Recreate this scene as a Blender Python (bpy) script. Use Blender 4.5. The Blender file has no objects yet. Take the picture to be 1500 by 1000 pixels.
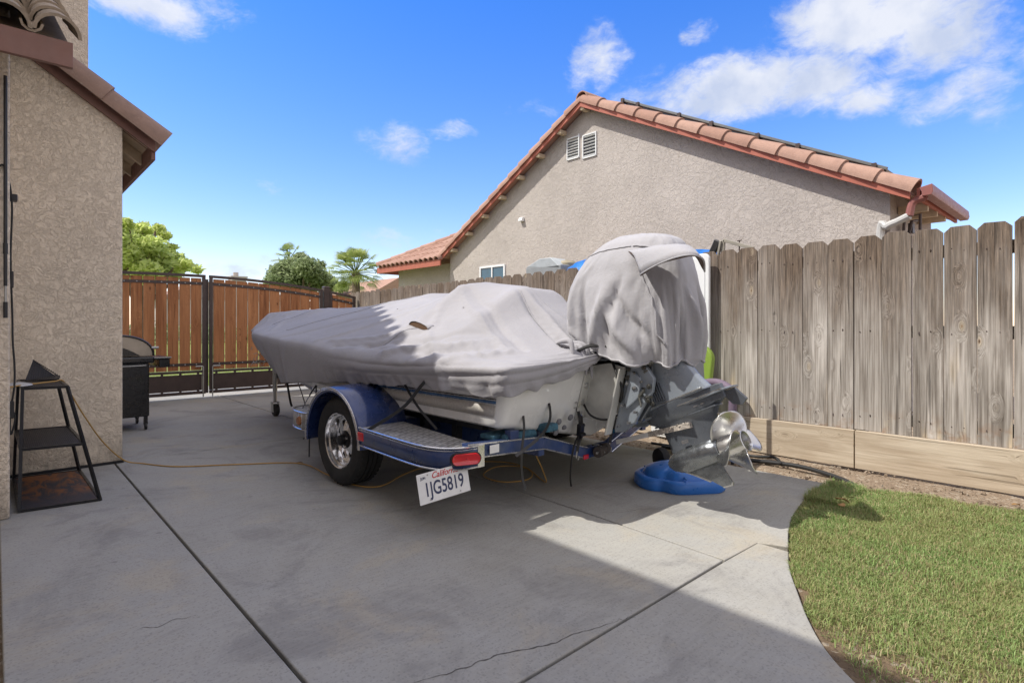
import bpy, bmesh, math, random
import numpy as np
from mathutils import Vector, Matrix, noise as mnoise
R = math.radians
PI = math.pi
SC = bpy.context.scene
C = SC.collection
random.seed(7)

# ------------------------------------------------------------ camera
cam = bpy.data.cameras.new('camera')
camo = bpy.data.objects.new('camera', cam)
C.objects.link(camo)
camo.location = (0, 0, 1.1)
camo.rotation_euler = (R(90), 0, R(-42.75))
cam.sensor_width = 36
cam.lens = 820 / 1500 * 36
cam.shift_y = -24 / 1500
cam.clip_start = 0.05
cam.clip_end = 2000
SC.camera = camo
SC.view_settings.view_transform = 'Standard'
SC.view_settings.look = 'None'
SC.view_settings.gamma = 1
SC.view_settings.exposure = 0.62

# ------------------------------------------------------------ sun and sky
LX, LY = 0.62, -0.42          # how far sunlight travels for each metre it drops
SUN_EL = math.atan2(1, math.hypot(LX, LY))
SUN_AZ = math.atan2(-LX, -LY)
sun = bpy.data.lights.new('sun', 'SUN')
sun.energy = 3.1
sun.angle = R(0.53)
sun.color = (1.0, 0.945, 0.865)
suno = bpy.data.objects.new('sun', sun)
C.objects.link(suno)
suno.rotation_euler = Vector((LX, LY, -1)).to_track_quat('-Z', 'Y').to_euler()

world = bpy.data.worlds.new('World')
SC.world = world
world.use_nodes = True
wt = world.node_tree
wt.nodes.clear()


class NT:
    """small helper for writing node trees"""
    def __init__(s, tree):
        s.t = tree

    def n(s, typ, ins=None, **props):
        nd = s.t.nodes.new(typ)
        for k, v in props.items():
            setattr(nd, k, v)
        for k, v in (ins or {}).items():
            if hasattr(v, 'is_output'):
                s.t.links.new(v, nd.inputs[k])
            else:
                nd.inputs[k].default_value = v
        return nd

    def m(s, op, a, b=0.0, c=None, clamp=False):
        ins = {0: a, 1: b}
        if c is not None:
            ins[2] = c
        return s.n('ShaderNodeMath', ins, operation=op, use_clamp=clamp).outputs[0]

    def noise(s, vec, scale, detail=4, rough=0.55, dist=0.0, out=0):
        return s.n('ShaderNodeTexNoise', {'Vector': vec, 'Scale': scale, 'Detail': detail, 'Roughness': rough, 'Distortion': dist}).outputs[out]

    def ramp(s, fac, stops):
        r = s.n('ShaderNodeValToRGB', {0: fac})
        e = r.color_ramp.elements
        while len(e) < len(stops):
            e.new(0.5)
        for i, (p, c) in enumerate(stops):
            e[i].position = p
            e[i].color = (*c, 1) if len(c) == 3 else c
        return r.outputs[0]

    def rng(s, v, a, b, c=0.0, d=1.0, smooth=False):
        return s.n('ShaderNodeMapRange', {0: v, 1: a, 2: b, 3: c, 4: d}, interpolation_type='SMOOTHSTEP' if smooth else 'LINEAR').outputs[0]

    def mix(s, fac, a, b, blend='MIX'):
        nd = s.n('ShaderNodeMix', None, data_type='RGBA', blend_type=blend)
        for i, v in ((0, fac), (6, a), (7, b)):
            if hasattr(v, 'is_output'):
                s.t.links.new(v, nd.inputs[i])
            else:
                nd.inputs[i].default_value = v if i == 0 else ((*v, 1) if len(v) == 3 else v)
        return nd.outputs[2]

    def mapping(s, vec, loc=(0, 0, 0), rot=(0, 0, 0), scale=(1, 1, 1)):
        return s.n('ShaderNodeMapping', {'Vector': vec, 'Location': loc, 'Rotation': rot, 'Scale': scale}).outputs[0]

    def add(s, a, b):
        return s.n('ShaderNodeVectorMath', {0: a, 1: b}, operation='ADD').outputs[0]


W = NT(wt)
sky = W.n('ShaderNodeTexSky', None, sky_type='NISHITA', sun_disc=False, sun_elevation=SUN_EL, sun_rotation=SUN_AZ,
          altitude=100, air_density=1.0, dust_density=0.3, ozone_density=2.5)
tc = W.n('ShaderNodeTexCoord')
dirv = tc.outputs['Generated']
sep = W.n('ShaderNodeSeparateXYZ', {0: dirv})
az = W.m('ARCTAN2', sep.outputs[0], sep.outputs[1])
el = W.m('ARCSINE', sep.outputs[2])
warp = W.noise(dirv, 5.0, 6, 0.6, out=1)
wsep = W.n('ShaderNodeSeparateColor', {0: warp})
azw = W.m('ADD', az, W.m('MULTIPLY', W.m('SUBTRACT', wsep.outputs[0], 0.5), 0.16))
elw = W.m('ADD', el, W.m('MULTIPLY', W.m('SUBTRACT', wsep.outputs[1], 0.5), 0.09))
# (azimuth deg, elevation deg, half width deg, half height deg, weight) of each cloud bank
CLOUDS = [(74.1, 24.7, 7.03, 2.62, 1.25), (81.2, 22.2, 4.44, 2.49, 1.11), (78.0, 24.9, 8.58, 2.22, 1.11), (63.5, 21.3, 6.68, 2.55, 1.15), (71.0, 20.9, 5.61, 2.67, 1.02), (75.9, 18.9, 3.94, 1.6, 0.97), (58.7, 21.5, 5.92, 2.67, 0.53), (51.4, 25.0, 3.19, 2.79, 0.66), (31.2, 17.5, 4.7, 2.48, 0.62), (37.0, 19.0, 3.92, 1.16, 0.44), (17.3, 5.7, 4.57, 1.34, 0.66), (10.4, 25.7, 5.44, 1.81, 1.06), (16.2, 27.0, 2.8, 1.52, 0.53), (81.2, 17.3, 3.58, 1.99, 0.53), (61.9, 26.4, 1.87, 1.13, 0.49), (84.4, 18.4, 3.9, 4.33, 0.44), (33.1, 8.9, 7.92, 1.44, 0.35), (19.3, 13.2, 2.45, 1.3, 0.37), (45.2, 21.1, 4.65, 1.68, 0.35), (29.7, 7.8, 6.64, 1.03, 0.35)]
tot = None
for (ca, ce, wa, we, k) in CLOUDS:
    dx = W.m('DIVIDE', W.m('SUBTRACT', azw, R(ca)), R(wa))
    dy = W.m('DIVIDE', W.m('SUBTRACT', elw, R(ce)), R(we))
    r2 = W.m('ADD', W.m('MULTIPLY', dx, dx), W.m('MULTIPLY', dy, dy))
    g = W.m('MULTIPLY', W.m('POWER', 2.718, W.m('MULTIPLY', r2, -1.0)), k)
    tot = g if tot is None else W.m('MAXIMUM', tot, g)
fb = W.noise(W.mapping(W.add(dirv, W.mapping(W.noise(dirv, 7, 4, out=1), scale=(.09, .09, .09))), scale=(1, 1, 2.3)), 8, 10, 0.68)
fb2 = W.noise(W.mapping(dirv, loc=(3, 1, 2), scale=(1, 1, 1.6)), 30, 5, 0.6)
dens = W.m('ADD', W.m('MULTIPLY', tot, 0.95), W.m('ADD', W.m('MULTIPLY', W.m('SUBTRACT', fb, 0.5), 1.9), W.m('MULTIPLY', W.m('SUBTRACT', fb2, 0.5), 0.55)))
dens = W.m('MULTIPLY', dens, W.rng(tot, 0.02, 0.35, smooth=True))
cov = W.rng(dens, 0.12, 0.95, 0.0, 0.92, smooth=True)
shade = W.rng(W.noise(W.mapping(dirv, loc=(0, 0, 0.02)), 12, 5), 0.35, 0.62)
ccol = W.mix(shade, (2.7, 3.0, 3.7, 1), (3.9, 4.0, 4.25, 1))
skyc = W.n('ShaderNodeHueSaturation', {'Saturation': 1.22, 'Value': 1.0, 'Color': sky.outputs[0]}).outputs[0]
tint = W.mix(W.rng(el, 0.10, 0.56), (1.12, .92, 0.96, 1), (0.50, 0.80, 1.28, 1))
skyc = W.mix(1.0, skyc, tint, 'MULTIPLY')
# unseen cloud sheet, added overhead and behind the camera as soft neutral fill
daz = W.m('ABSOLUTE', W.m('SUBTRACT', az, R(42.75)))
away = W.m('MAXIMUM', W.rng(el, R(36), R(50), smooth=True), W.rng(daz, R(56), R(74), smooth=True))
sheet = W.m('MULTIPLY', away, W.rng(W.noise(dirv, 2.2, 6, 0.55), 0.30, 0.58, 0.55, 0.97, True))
final = W.mix(cov, skyc, ccol)
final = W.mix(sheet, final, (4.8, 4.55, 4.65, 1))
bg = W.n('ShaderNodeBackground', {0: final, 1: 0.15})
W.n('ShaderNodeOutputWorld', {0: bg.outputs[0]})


# ------------------------------------------------------------ calibration of the photograph: pixel + a known plane -> world point
_th = R(42.75)
_F = (math.sin(_th), math.cos(_th))
_R = (math.cos(_th), -math.sin(_th))


def _ray(x, y):
    u = (x - 750) / 820
    return (_F[0] + u * _R[0], _F[1] + u * _R[1], (476 - y) / 820)


def onX(x, y, X):
    r = _ray(x, y); t = X / r[0]
    return Vector((X, t * r[1], 1.1 + t * r[2]))


def onY(x, y, Y):
    r = _ray(x, y); t = Y / r[1]
    return Vector((t * r[0], Y, 1.1 + t * r[2]))


def onZ(x, y, Z=0.0):
    r = _ray(x, y); t = (Z - 1.1) / r[2]
    return Vector((t * r[0], t * r[1], Z))


# ------------------------------------------------------------ mesh helper
class MB:
    def __init__(s):
        s.v = []; s.f = []; s.mi = []

    def _add(s, vs, fs, mi=0, M=None):
        b = len(s.v)
        for p in vs:
            p = Vector(p)
            s.v.append(tuple(M @ p) if M else tuple(p))
        for f in fs:
            s.f.append([b + i for i in f]); s.mi.append(mi)
        return s

    def box(s, c, d, M=None, mi=0, rot=None, taper=1.0):
        x, y, z = d[0] / 2, d[1] / 2, d[2] / 2
        vs = [Vector((i * x * (taper if k > 0 else 1), j * y * (taper if k > 0 else 1), k * z)) for k in (-1, 1) for j in (-1, 1) for i in (-1, 1)]
        T = Matrix.Translation(c)
        if rot:
            T = T @ rot_m(rot)
        if M:
            T = M @ T
        return s._add(vs, [(0, 2, 3, 1), (4, 5, 7, 6), (0, 1, 5, 4), (2, 6, 7, 3), (0, 4, 6, 2), (1, 3, 7, 5)], mi, T)

    def prism(s, pts, axis, a, b, mi=0, M=None):
        """extrude polygon pts (2D) along axis 'x','y','z' from a to b"""
        def mk(p, t):
            return {'x': (t, p[0], p[1]), 'y': (p[0], t, p[1]), 'z': (p[0], p[1], t)}[axis]
        n = len(pts)
        vs = [mk(p, a) for p in pts] + [mk(p, b) for p in pts]
        fs = [tuple(range(n))[::-1], tuple(range(n, 2 * n))]
        fs += [(i, (i + 1) % n, n + (i + 1) % n, n + i) for i in range(n)]
        return s._add(vs, fs, mi, M)

    def tube(s, path, r, n=8, mi=0, M=None, cap=True, closed=False):
        P = [Vector(p) for p in path]
        rr = r if isinstance(r, (list, tuple)) else [r] * len(P)
        vs = []; fs = []
        up = None
        for i, p in enumerate(P):
            if closed:
                t = (P[(i + 1) % len(P)] - P[i - 1])
            else:
                t = (P[min(i + 1, len(P) - 1)] - P[max(i - 1, 0)])
            t.normalize()
            if up is None:
                up = Vector((0, 0, 1)) if abs(t.z) < 0.9 else Vector((1, 0, 0))
            a = (up - t * up.dot(t)).normalized(); up = a
            b = t.cross(a)
            for k in range(n):
                an = 2 * PI * k / n
                vs.append(p + (a * math.cos(an) + b * math.sin(an)) * rr[i])
        L = len(P) if closed else len(P) - 1
        for i in range(L):
            j = (i + 1) % len(P)
            for k in range(n):
                k2 = (k + 1) % n
                fs.append((i * n + k, i * n + k2, j * n + k2, j * n + k))
        if cap and not closed:
            fs.append(tuple(range(n))[::-1]); fs.append(tuple((len(P) - 1) * n + k for k in range(n)))
        return s._add(vs, fs, mi, M)

    def cyl(s, a, b, r, n=16, mi=0, M=None, r2=None):
        return s.tube([a, b], [r, r if r2 is None else r2], n, mi, M)

    def lathe(s, prof, n=24, axis='z', mi=0, M=None, closed=False):
        vs = []; fs = []
        for (r, h) in prof:
            for k in range(n):
                an = 2 * PI * k / n
                c, d = r * math.cos(an), r * math.sin(an)
                vs.append({'z': (c, d, h), 'x': (h, c, d), 'y': (d, h, c)}[axis])
        m = len(prof)
        for i in range(m if closed else m - 1):
            j = (i + 1) % m
            for k in range(n):
                k2 = (k + 1) % n
                fs.append((i * n + k, i * n + k2, j * n + k2, j * n + k))
        return s._add(vs, fs, mi, M)

    def grid(s, rows, mi=0, M=None, closed=False):
        n = len(rows[0]); vs = [p for r in rows for p in r]; fs = []
        for i in range(len(rows) - 1):
            for k in range(n if closed else n - 1):
                k2 = (k + 1) % n
                fs.append((i * n + k, i * n + k2, (i + 1) * n + k2, (i + 1) * n + k))
        return s._add(vs, fs, mi, M)

    def build(s, name, mat, parent=None, smooth=False, bevel=0.0, seg=2, angle=35, solid=0.0, sub=0):
        me = bpy.data.meshes.new(name)
        me.from_pydata([tuple(v) for v in s.v], [], s.f)
        mats = mat if isinstance(mat, (list, tuple)) else [mat]
        for m in mats:
            me.materials.append(m)
        if len(mats) > 1:
            me.polygons.foreach_set('material_index', s.mi)
        bm = bmesh.new(); bm.from_mesh(me)
        bmesh.ops.recalc_face_normals(bm, faces=bm.faces)
        bm.to_mesh(me); bm.free()
        me.update()
        o = bpy.data.objects.new(name, me)
        C.objects.link(o)
        if smooth:
            me.polygons.foreach_set('use_smooth', [True] * len(me.polygons))
            if smooth != 2:
                me.set_sharp_from_angle(angle=R(angle))
        if solid:
            md = o.modifiers.new('solid', 'SOLIDIFY'); md.thickness = solid; md.offset = 0
        if bevel:
            md = o.modifiers.new('bevel', 'BEVEL'); md.width = bevel; md.segments = seg; md.limit_method = 'ANGLE'; md.angle_limit = R(40)
            md.harden_normals = True
            me.polygons.foreach_set('use_smooth', [True] * len(me.polygons))
        if sub:
            md = o.modifiers.new('sub', 'SUBSURF'); md.levels = sub; md.render_levels = sub
        if parent:
            o.parent = parent
        return o


def rot_m(r):
    return Matrix.Rotation(r[2], 4, 'Z') @ Matrix.Rotation(r[1], 4, 'Y') @ Matrix.Rotation(r[0], 4, 'X')


def tag(o, label, cat, group=None):
    o['label'] = label; o['category'] = cat
    if group:
        o['group'] = group
    return o


def thing(name, label, cat, loc=(0, 0, 0), rz=0.0, group=None):
    o = bpy.data.objects.new(name, None)
    C.objects.link(o)
    o.location = loc; o.rotation_euler = (0, 0, rz)
    o.empty_display_size = 0.2
    return tag(o, label, cat, group)


def struct(o, kind='structure'):
    o['kind'] = kind
    return o


def world_under(o, parent):
    """parent a mesh written in world coordinates under an Empty that stands elsewhere"""
    o.parent = parent
    bpy.context.view_layer.update()
    o.matrix_parent_inverse = parent.matrix_world.inverted()
    return o


# ------------------------------------------------------------ materials
def mat_new(name):
    m = bpy.data.materials.new(name)
    m.use_nodes = True
    m.node_tree.nodes.clear()
    t = NT(m.node_tree)
    out = t.n('ShaderNodeOutputMaterial')
    return m, t, out


def bsdf(t, out, col, rough=0.6, metal=0.0, normal=None, spec=0.5, coat=0.0, **kw):
    ins = {'Base Color': col if hasattr(col, 'is_output') else (*col, 1) if len(col) == 3 else col, 'Roughness': rough, 'Metallic': metal, 'Specular IOR Level': spec, 'Coat Weight': coat}
    if normal is not None:
        ins['Normal'] = normal
    ins.update(kw)
    b = t.n('ShaderNodeBsdfPrincipled', ins)
    t.t.links.new(b.outputs[0], out.inputs[0])
    return b


def bump(t, h, dist, strength=1.0, normal=None):
    ins = {'Height': h, 'Distance': dist, 'Strength': strength}
    if normal is not None:
        ins['Normal'] = normal
    return t.n('ShaderNodeBump', ins).outputs[0]


def simple(name, col, rough=0.5, metal=0.0, var=0.12, scale=8, bumpd=0.0, bscale=60, coat=0.0, dirt=0.0, spec=0.5):
    """plain paint, plastic or metal with slight mottling, dust and surface waviness"""
    m, t, out = mat_new(name)
    co = t.n('ShaderNodeTexCoord').outputs['Object']
    nz = t.noise(co, scale, 5, 0.6)
    dark = tuple(c * (1 - var) for c in col); lite = tuple(min(1, c * (1 + var)) for c in col)
    c = t.mix(t.rng(nz, 0.3, 0.7), dark, lite)
    if dirt:
        d = t.rng(t.noise(co, scale * 0.6, 8, 0.7, 0.4), 0.48, 0.72)
        c = t.mix(t.m('MULTIPLY', d, dirt), c, (0.22, 0.19, 0.15))
    rr = t.rng(t.noise(co, scale * 2.5, 4), 0.3, 0.7, max(0.03, rough - 0.08), min(1, rough + 0.1))
    nm = bump(t, t.noise(co, bscale, 3), bumpd) if bumpd else None
    bsdf(t, out, c, rr, metal, nm, coat=coat, spec=spec)
    return m


def stucco(name, col, scale=1.0, cscale=21, stain=True):
    m, t, out = mat_new(name)
    co = t.n('ShaderNodeTexCoord').outputs['Object']
    wv = t.add(co, t.mapping(t.noise(co, 9, 4, out=1), loc=(-.5, -.5, -.5)))
    wv2 = t.add(co, t.mapping(t.noise(co, 14 * scale, 3, out=1), loc=(-0.06, -0.06, -0.06), scale=(.12, .12, .12)))
    pl = t.noise(wv2, cscale * scale, 5, 0.62, 1.2)
    ridge = t.m('ABSOLUTE', t.m('SUBTRACT', pl, 0.5))
    worm = t.rng(ridge, 0.0, 0.035, 1.0, 0.0, True)
    fine = t.noise(co, 120, 4, 0.7)
    v = t.n('ShaderNodeTexVoronoi', {'Vector': wv2, 'Scale': 42 * scale}, feature='SMOOTH_F1').outputs[0]
    h = t.m('ADD', t.m('MULTIPLY', t.rng(pl, 0.38, 0.6, smooth=True), 0.9), t.m('MULTIPLY', fine, 0.45))
    h = t.m('SUBTRACT', h, t.m('MULTIPLY', worm, 0.35))
    h = t.m('ADD', h, t.m('MULTIPLY', v, 0.8))
    big = t.noise(co, 1.3, 4)
    c = t.mix(t.rng(big, 0.3, 0.7), tuple(x * 0.9 for x in col), tuple(x * 1.07 for x in col))
    c = t.mix(t.rng(t.noise(co, 60, 5, 0.7), 0.35, 0.75, 0, 0.35), c, tuple(x * 0.72 for x in col))
    if stain:
        sp = t.n('ShaderNodeSeparateXYZ', {0: co})
        low = t.rng(sp.outputs[2], 0.0, 0.35, 1, 0, True)
        st = t.m('MULTIPLY', low, t.rng(t.noise(t.mapping(co, scale=(3, 3, 1)), 3, 6, 0.7), 0.4, 0.65))
        c = t.mix(t.m('MULTIPLY', st, 0.6), c, (0.16, 0.14, 0.12))
    bsdf(t, out, c, 0.93, 0, bump(t, h, 0.0060, 0.9), spec=0.2)
    return m


def island(t):
    return t.n('ShaderNodeNewGeometry').outputs['Random Per Island']


def wood(name, base, dark, lite, grain='Z', weather=False, knots=0.5, rough=0.8, spec=0.2):
    m, t, out = mat_new(name)
    co = t.n('ShaderNodeTexCoord').outputs['Object']
    rnd = island(t)
    off = t.n('ShaderNodeCombineXYZ', {0: t.m('MULTIPLY', rnd, 13.7), 1: t.m('MULTIPLY', rnd, 31.3), 2: t.m('MULTIPLY', rnd, 57.1)}).outputs[0]
    p = t.add(co, off)
    st = {'X': (0.05, 1, 1), 'Y': (1, 0.05, 1), 'Z': (1, 1, 0.05)}[grain]
    st2 = {'X': (0.18, 1, 1), 'Y': (1, 0.18, 1), 'Z': (1, 1, 0.18)}[grain]
    # knots: cells squeezed along the grain
    kv = t.mapping(p, scale={'X': (3.0, 7, 7), 'Y': (7, 3.0, 7), 'Z': (7, 7, 3.0)}[grain])
    vo = t.n('ShaderNodeTexVoronoi', {'Vector': kv, 'Scale': 1.0, 'Randomness': 1.0})
    kd = vo.outputs['Distance']
    ksel = t.rng(t.n('ShaderNodeSeparateColor', {0: vo.outputs['Color']}).outputs[0], 1 - knots - 0.01, 1 - knots)
    swirl = t.m('MULTIPLY', t.rng(kd, 0.0, 0.38, 1, 0, True), ksel)
    warpv = t.n('ShaderNodeCombineXYZ', {0: t.m('MULTIPLY', swirl, 0.10), 1: t.m('MULTIPLY', swirl, 0.10), 2: t.m('MULTIPLY', swirl, 0.10)}).outputs[0]
    pw = t.add(p, warpv)
    g = t.noise(t.mapping(pw, scale=st), 26, 5, 0.6, 0.3)
    gf = t.noise(t.mapping(pw, scale=st), 130, 4, 0.7)
    broad = t.noise(t.mapping(p, scale=st2), 7, 4, 0.55, 0.5)
    c = t.mix(t.rng(g, 0.32, 0.68), dark, base)
    c = t.mix(t.m('MULTIPLY', t.rng(broad, 0.42, 0.68, smooth=True), 0.75), c, lite)
    c = t.mix(t.rng(rnd, 0, 1, 0.0, 0.6), c, t.mix(0.5, dark, base))
    c = t.mix(t.rng(t.m('FRACT', t.m('MULTIPLY', rnd, 7.3)), 0, 1, 0.0, 0.35), c, lite)
    knot = t.m('MULTIPLY', t.rng(kd, 0.035, 0.060, 1, 0, True), ksel)
    halo = t.m('MULTIPLY', t.rng(kd, 0.05, 0.17, 1, 0, True), ksel)
    if weather:
        sp = t.n('ShaderNodeSeparateXYZ', {0: co})
        z = sp.outputs[2]
        up = t.rng(t.m('ADD', z, t.m('MULTIPLY', t.m('SUBTRACT', t.noise(t.mapping(p, scale=(1, 1, 0.35)), 5, 4), 0.5), 1.3)), 0.8, 1.75, 0, 1, True)
        brown = t.mix(t.rng(gf, 0.35, 0.65), (0.075, 0.055, 0.042), (0.25, 0.19, 0.14))
        c = t.mix(t.m('MULTIPLY', up, t.rng(t.m('FRACT', t.m('MULTIPLY', rnd, 5.1)), 0, 1, 0.7, 1.0)), c, brown)
        # pale bare wood streaks near knots and the boards' lower ends
        pale = t.rng(t.noise(t.mapping(p, loc=(5, 2, 1), scale=(1, 1, 0.16)), 6.5, 4, 0.5), 0.58, 0.70, 0, 1, True)
        lowz = t.rng(z, 0.35, 1.15, 1, 0.0, True)
        c = t.mix(t.m('MULTIPLY', t.m('MULTIPLY', pale, lowz), 0.85), c, (0.62, 0.51, 0.35))
        c = t.mix(t.m('MULTIPLY', halo, 0.55), c, (0.52, 0.44, 0.32))
        c = t.mix(t.m('MULTIPLY', knot, 0.75), c, (0.20, 0.13, 0.075))
        cr = t.m('MULTIPLY', t.rng(kd, 0.012, 0.022, 1, 0), ksel)
        c = t.mix(cr, c, (0.03, 0.022, 0.016))
        rust = t.m('MULTIPLY', t.rng(z, 0.32, 0.50, 1, 0, True), t.rng(t.noise(p, 9, 3), 0.52, 0.64))
        c = t.mix(t.m('MULTIPLY', rust, 0.5), c, (0.28, 0.15, 0.07))
    else:
        c = t.mix(t.m('MULTIPLY', halo, 0.45), c, dark)
        c = t.mix(t.m('MULTIPLY', knot, 0.85), c, tuple(x * 0.3 for x in dark))
    if True:
        lines = t.noise(t.mapping(pw, loc=(3, 3, 3), scale=tuple(x * (0.5 if x < 1 else 1) for x in st)), 85, 3, 0.6)
        c = t.mix(1.0, c, t.mix(t.rng(lines, 0.32, 0.68), (0.58, 0.55, 0.52) if weather else (0.82, 0.80, 0.77), (1.22, 1.22, 1.22) if weather else (1.08, 1.08, 1.08)), 'MULTIPLY')
    h = t.m('ADD', t.m('MULTIPLY', g, 0.6), t.m('MULTIPLY', gf, 0.6))
    crack = t.rng(t.noise(t.mapping(pw, loc=(9, 9, 9), scale=tuple(x * (0.5 if x < 1 else 1) for x in st)), 44, 2, 0.5), 0.66, 0.70)
    c = t.mix(t.m('MULTIPLY', crack, 0.55 if weather else 0.45), c, tuple(x * 0.35 for x in dark))
    h = t.m('SUBTRACT', h, t.m('MULTIPLY', crack, 0.8))
    bsdf(t, out, c, rough, 0, bump(t, h, 0.0022), spec=spec)
    return m


def m_concrete():
    m, t, out = mat_new('concrete')
    co = t.n('ShaderNodeTexCoord').outputs['Object']
    big = t.noise(t.mapping(co, rot=(0, 0, 0.3), scale=(1, 0.6, 1)), 0.9, 8, 0.62, 0.6)
    mid = t.noise(co, 4.5, 7, 0.65, 0.3)
    fine = t.noise(co, 70, 6, 0.75)
    c = t.mix(t.rng(big, 0.32, 0.68), (0.285, 0.28, 0.255), (0.42, 0.41, 0.37))
    c = t.mix(t.rng(mid, 0.35, 0.72, 0, 0.6), c, (0.38, 0.385, 0.375))
    c = t.mix(t.rng(t.noise(co, 1.6, 8, 0.7, 1.0), 0.48, 0.66, 0, 0.75, True), c, (0.225, 0.22, 0.21))
    # yellowish mineral stains
    c = t.mix(t.rng(t.noise(t.mapping(co, loc=(7, 3, 0)), 1.8, 7, 0.68, 0.5), 0.50, 0.68, 0, 0.42, True), c, (0.48, 0.41, 0.285))
    # small dark spots and oil drips
    v = t.n('ShaderNodeTexVoronoi', {'Vector': t.add(co, t.mapping(t.noise(co, 20, 3, out=1), scale=(.04, .04, .04))), 'Scale': 9.0})
    sel = t.rng(t.n('ShaderNodeSeparateColor', {0: v.outputs['Color']}).outputs[0], 0.80, 0.82)
    area = t.rng(t.noise(t.mapping(co, loc=(2, 8, 0)), 1.1, 3), 0.50, 0.60)
    spot = t.m('MULTIPLY', t.m('MULTIPLY', t.rng(v.outputs['Distance'], 0.08, 0.16, 1, 0, True), sel), area)
    c = t.mix(t.m('MULTIPLY', spot, 0.5), c, (0.14, 0.13, 0.125))
    v2 = t.n('ShaderNodeTexVoronoi', {'Vector': co, 'Scale': 2.3})
    spk = t.rng(v2.outputs['Distance'], 0.012, 0.02, 0.75, 0, True)
    c = t.mix(spk, c, (0.07, 0.065, 0.06))
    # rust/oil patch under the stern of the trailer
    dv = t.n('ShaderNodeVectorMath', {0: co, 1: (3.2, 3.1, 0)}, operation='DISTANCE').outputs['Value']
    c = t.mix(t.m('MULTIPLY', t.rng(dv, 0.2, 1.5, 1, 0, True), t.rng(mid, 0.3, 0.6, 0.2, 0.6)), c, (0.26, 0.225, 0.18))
    br = t.noise(t.mapping(co, rot=(0, 0, 0.05), scale=(0.06, 1, 1)), 240, 3, 0.6)
    h = t.m('ADD', t.m('MULTIPLY', fine, 0.6), t.m('MULTIPLY', br, 0.35))
    grit = t.n('ShaderNodeTexVoronoi', {'Vector': co, 'Scale': 160.0})
    c = t.mix(t.rng(t.n('ShaderNodeSeparateColor', {0: grit.outputs['Color']}).outputs[1], 0.86, 0.90, 0, 0.32), c, (0.15, 0.145, 0.14))
    c = t.mix(t.rng(fine, 0.35, 0.72, 0.0, 0.30), c, (0.2, 0.2, 0.195))
    swp = t.noise(t.mapping(co, rot=(0, 0, 0.12), scale=(0.10, 1, 1)), 60, 5, 0.65)
    c = t.mix(t.rng(swp, 0.38, 0.68, 0, 0.22), c, (0.46, 0.455, 0.43))
    bsdf(t, out, c, 0.88, 0, bump(t, h, 0.0012, 0.8), spec=0.3)
    return m


def m_dirt(name='dirt', a=(0.27, 0.205, 0.145), b=(0.38, 0.30, 0.22)):
    m, t, out = mat_new(name)
    co = t.n('ShaderNodeTexCoord').outputs['Object']
    n1 = t.noise(co, 6, 8, 0.7, 0.5); n2 = t.noise(co, 60, 5, 0.75)
    c = t.mix(t.rng(n1, 0.3, 0.7), a, b)
    c = t.mix(t.rng(n2, 0.45, 0.75, 0, 0.6), c, (0.15, 0.11, 0.08))
    v = t.n('ShaderNodeTexVoronoi', {'Vector': co, 'Scale': 45.0})
    c = t.mix(t.rng(t.n('ShaderNodeSeparateColor', {0: v.outputs['Color']}).outputs[0], 0.85, 0.86, 0, 0.6), c, (0.48, 0.42, 0.33))
    h = t.m('ADD', t.m('MULTIPLY', n1, 2), t.m('ADD', n2, t.rng(v.outputs['Distance'], 0, 0.5, 0.8, 0)))
    bsdf(t, out, c, 0.95, 0, bump(t, h, 0.012), spec=0.1)
    return m


def m_tile(name, a, b, dark, rough=0.85):
    m, t, out = mat_new(name)
    co = t.n('ShaderNodeTexCoord').outputs['Object']
    rnd = island(t)
    c = t.mix(rnd, a, b)
    n1 = t.noise(co, 7, 7, 0.7, 0.4)
    c = t.mix(t.rng(n1, 0.42, 0.72, 0, 0.6), c, dark)
    c = t.mix(t.rng(t.noise(co, 40, 4, 0.7), 0.6, 0.8, 0, 0.5), c, (0.5, 0.42, 0.34))
    bsdf(t, out, c, rough, 0, bump(t, t.noise(co, 90, 5, 0.7), 0.003), spec=0.2)
    return m


def m_cloth(name, col):
    m, t, out = mat_new(name)
    co = t.n('ShaderNodeTexCoord').outputs['Object']
    n1 = t.noise(co, 2.2, 6, 0.6, 0.5); n2 = t.noise(co, 17, 5, 0.65)
    c = t.mix(t.rng(n1, 0.3, 0.7), tuple(x * 0.90 for x in col), tuple(x * 1.06 for x in col))
    c = t.mix(t.rng(n2, 0.55, 0.8, 0, 0.25), c, (0.30, 0.28, 0.26))
    # dusty tide marks
    c = t.mix(t.rng(t.noise(t.mapping(co, loc=(4, 4, 4)), 5, 8, 0.75, 1.5), 0.6, 0.68, 0, 0.22, True), c, (0.42, 0.37, 0.33))
    wv = t.noise(co, 420, 2, 0.5)
    cr = t.noise(t.add(co, t.mapping(t.noise(co, 6, 3, out=1), scale=(.3, .3, .3))), 24, 4, 0.55, 0.6)
    h1 = t.m('MULTIPLY', cr, 1.0)
    cr2 = t.m('ABSOLUTE', t.m('SUBTRACT', t.noise(t.add(co, t.mapping(t.noise(co, 9, 3, out=1), scale=(.15, .15, .15))), 11, 3, 0.5, 0.4), 0.5))
    h1 = t.m('ADD', h1, t.rng(cr2, 0.0, 0.10, 0.30, 0.0, True))
    nm = bump(t, h1, 0.005, 0.35)
    nm = bump(t, wv, 0.0006, 0.6, nm)
    b = bsdf(t, out, c, 0.85, 0, nm, spec=0.25)
    b.inputs['Sheen Weight'].default_value = 0.15
    return m


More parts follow.
